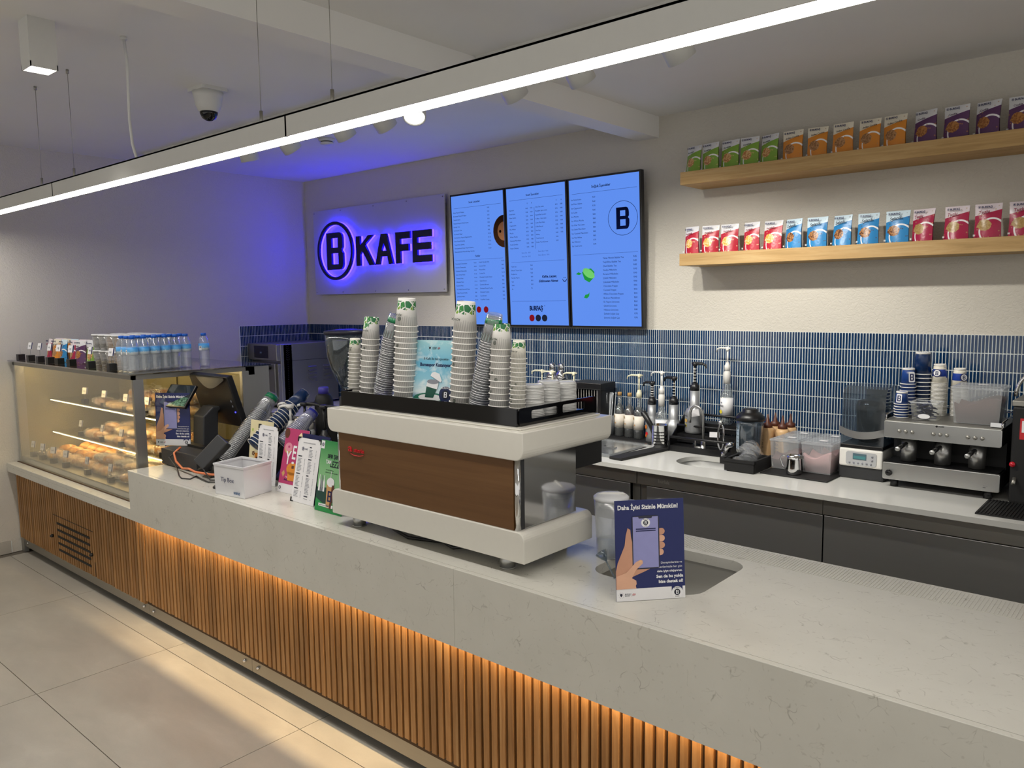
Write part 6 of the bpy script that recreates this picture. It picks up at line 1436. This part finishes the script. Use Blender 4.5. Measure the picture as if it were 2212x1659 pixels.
# cups on it
def bl_stack(proto, n, x, y, pitch, lb, group):
    st = stack(proto, n, x, y, EZ, pitch, lb, group, (0, 0), cat='paper cup', jit=.0008); return st
p1 = make_cup(M_CUPU, .0315, .024, .062, .0022); p2 = make_cup(M_CUPU, .034, .0265, .078, .0022); p3 = make_cup(M_CUPN, .0425, .0315, .108, .0024); p4 = make_cup(M_CUPB, .036, .026, .092, .0018)
for q, h_, r_ in ((p1, .062, .024), (p2, .078, .0265), (p3, .108, .0315), (p4, .092, .026)): obj('base_ring', MB().lathe([(r_ + .0012, h_ - .009), (r_ + .0004, h_ + .0004), (r_ - .002, h_ + .0004), (r_ - .002, h_ - .004)], 22), M_RIM, q)
GB = 'paper cups on the small espresso machine'
s1 = bl_stack(p1, 6, -1.043, 4.02, .0125, 'small royal blue cup, %s of the front stack', GB)
s2 = bl_stack(p2, 10, -1.047, 4.135, .0165, 'medium royal blue cup, %s of the stack behind', GB)
s3 = bl_stack(p3, 11, -1.0, 4.19, .0195, 'tall dark blue cup, %s of the tallest stack by the tiles', GB)
s4 = bl_stack(p4, 26, -.925, 4.20, .0062, 'cream cup with a blue band, %s of the left cream stack', GB)
s5 = bl_stack(p4, 23, -.845, 4.23, .0062, 'cream cup with a blue band, %s of the right cream stack', GB)
def side_logo(o, r, z, sz, az, back, ink):
    for lp, m, e in (([rrect(-sz * .62, sz * .62, -sz, sz, sz * .2)] if back == 'tab' else [ell(0, 0, sz * 1.15, sz * 1.15, 22)], M_WPRINT if back == 'tab' else M_NAVY, .0006), ([ell(0, 0, sz * .9, sz * .9, 22)] if back != 'tab' else bshape(0, 0, sz * .8, sz * 1.4), M_WPRINT if back != 'tab' else M_NAVY, .0012)):
        c = flat('logo', lp, m, o); c.matrix_local = Matrix.Rotation(az + pi / 2, 4, 'Z') @ Matrix.Translation((0, -r - e, z)) @ Matrix.Rotation(pi / 2 - .1, 4, 'X')
    if back != 'tab':
        c = flat('logo', bshape(0, 0, sz * .8, sz * 1.15), M_NAVY, o); c.matrix_local = Matrix.Rotation(az + pi / 2, 4, 'Z') @ Matrix.Translation((0, -r - .0018, z)) @ Matrix.Rotation(pi / 2 - .1, 4, 'X')
AZB = -pi / 2 - .15
for st in (s1, s2, s4, s5): st[-1].rotation_euler.z = 0
side_logo(s1[-1], .0275, .030, .020, AZB, 'tab', 0); side_logo(s2[-1], .0305, .036, .024, AZB + .9, 'tab', 0); side_logo(s4[-1], .031, .05, .0165, AZB, 'disc', 0); side_logo(s5[-1], .031, .05, .0165, AZB + .95, 'disc', 0)
for q in (p1, p2, p3, p4): discard(q)
for i_, (c_, bm_) in enumerate(((s1[2], 0), (s2[6], 0))): pass
# small tub of wrapped sticks, cocoa box
t = thing('sachet_tub', 'clear tub of navy coffee sachets on the small espresso machine', 'tub', (-.931, 4.01, EZ))
tw = MB()
q = [(sx * .05, sy * .045, .001) for sx, sy in ((-1, -1), (1, -1), (1, 1), (-1, 1))] + [(sx * .058, sy * .053, .082) for sx, sy in ((-1, -1), (1, -1), (1, 1), (-1, 1))]
tw.quadset(q, [(k, (k + 1) % 4, 4 + (k + 1) % 4, 4 + k) for k in range(4)] + [(3, 2, 1, 0)])
obj('tub_wall', tw, M_CLEAR, t); obj('rim', MB().box(-.061, .061, -.056, -.05, .08, .086).box(-.061, .061, .05, .056, .08, .086).box(-.061, -.055, -.056, .056, .08, .086).box(.055, .061, -.056, .056, .08, .086), M_FROST, t)
obj('label', MB().prism(ell(0, .02, .026, .011, 20), -.0495, -.0488, 'xz'), M_WPRINT, t)
sm_ = MB().box(-.024, .024, -.005, .005, -.002, .002).mesh('sachet', pm('navy_sachet', '#1e2748', .35))
for k in range(34): tag(link('sachet', sm_, None, (-.931 + rnd.uniform(-.026, .026), 4.01 + rnd.uniform(-.028, .028), EZ + .006 + k * .0021), (rnd.uniform(-.4, .4), rnd.uniform(-.5, .5), rnd.uniform(0, 3))), 'navy coffee sachet lying in the clear tub on the steel machine', 'sachet', 'navy sachets in the tub')
powder_box(-.722, 4.05, EZ, .205, .175, .162, M_COCP, .56, 'large clear box of cocoa powder on the small espresso machine', 'cocoa box')
tag(obj('powder_scoop', MB().tube([(-.76, 4.03, EZ + .10), (-.70, 4.04, EZ + .125), (-.66, 4.05, EZ + .14)], [.008, .006, .006], 8), M_SMOKE), 'grey scoop handle stuck in the cocoa powder box', 'scoop')

# ------------------------------------------------------------------ black brewer at the right edge and its mat
bk = thing('black_brewer', 'tall black brewer with a chrome loop handle, cut by the picture edge', 'brewer', (-.40, 4.08, CT))
obj('housing', MB().box(-.175, .2, -.17, .24, .0, .42), M_BLACKM, bk, bevel=.01)
obj('top_rim', MB().box(-.178, .2, -.172, .24, .42, .445), M_STEELD, bk, bevel=.004)
obj('loop_handle', MB().tube([(-.10 + .085 * cos(a), -.05, .45 + .11 * sin(a)) for a in [pi * k / 14 for k in range(15)]], .008, 10), M_CHROME, bk)
obj('red_button', MB().lathe([(.012, 0), (.011, .01), (0, .012)], 14, (-.165, -.172, .17), axis=(0, -1, 0)), pm('red_button', '#c0182a', .3), bk)
obj('red_label', MB().box(-.145, -.06, -.1725, -.171, .28, .37), M_RED, bk); obj('label_face', MB().box(-.138, -.1, -.1735, -.1725, .31, .36), M_WPRINT, bk)
obj('valve', MB().cyl((-.155, -.172, .11), (-.155, -.2, .09), .008, 10), M_STEELD, bk)
t = thing('bar_mat', 'ribbed black drip mat at the right end of the back counter', 'mat', (-.30, 3.76, CT))
obj('base', MB().box(-.345, .4, -.14, .14, 0, .006), M_BLACKM, t)
rb = MB()
for k in range(60): rb.box(-.34 + k * .0123, -.34 + k * .0123 + .005, -.135, .135, .006, .009)
tag(obj('ribs', rb, M_BLACKM, t), kind='stuff')
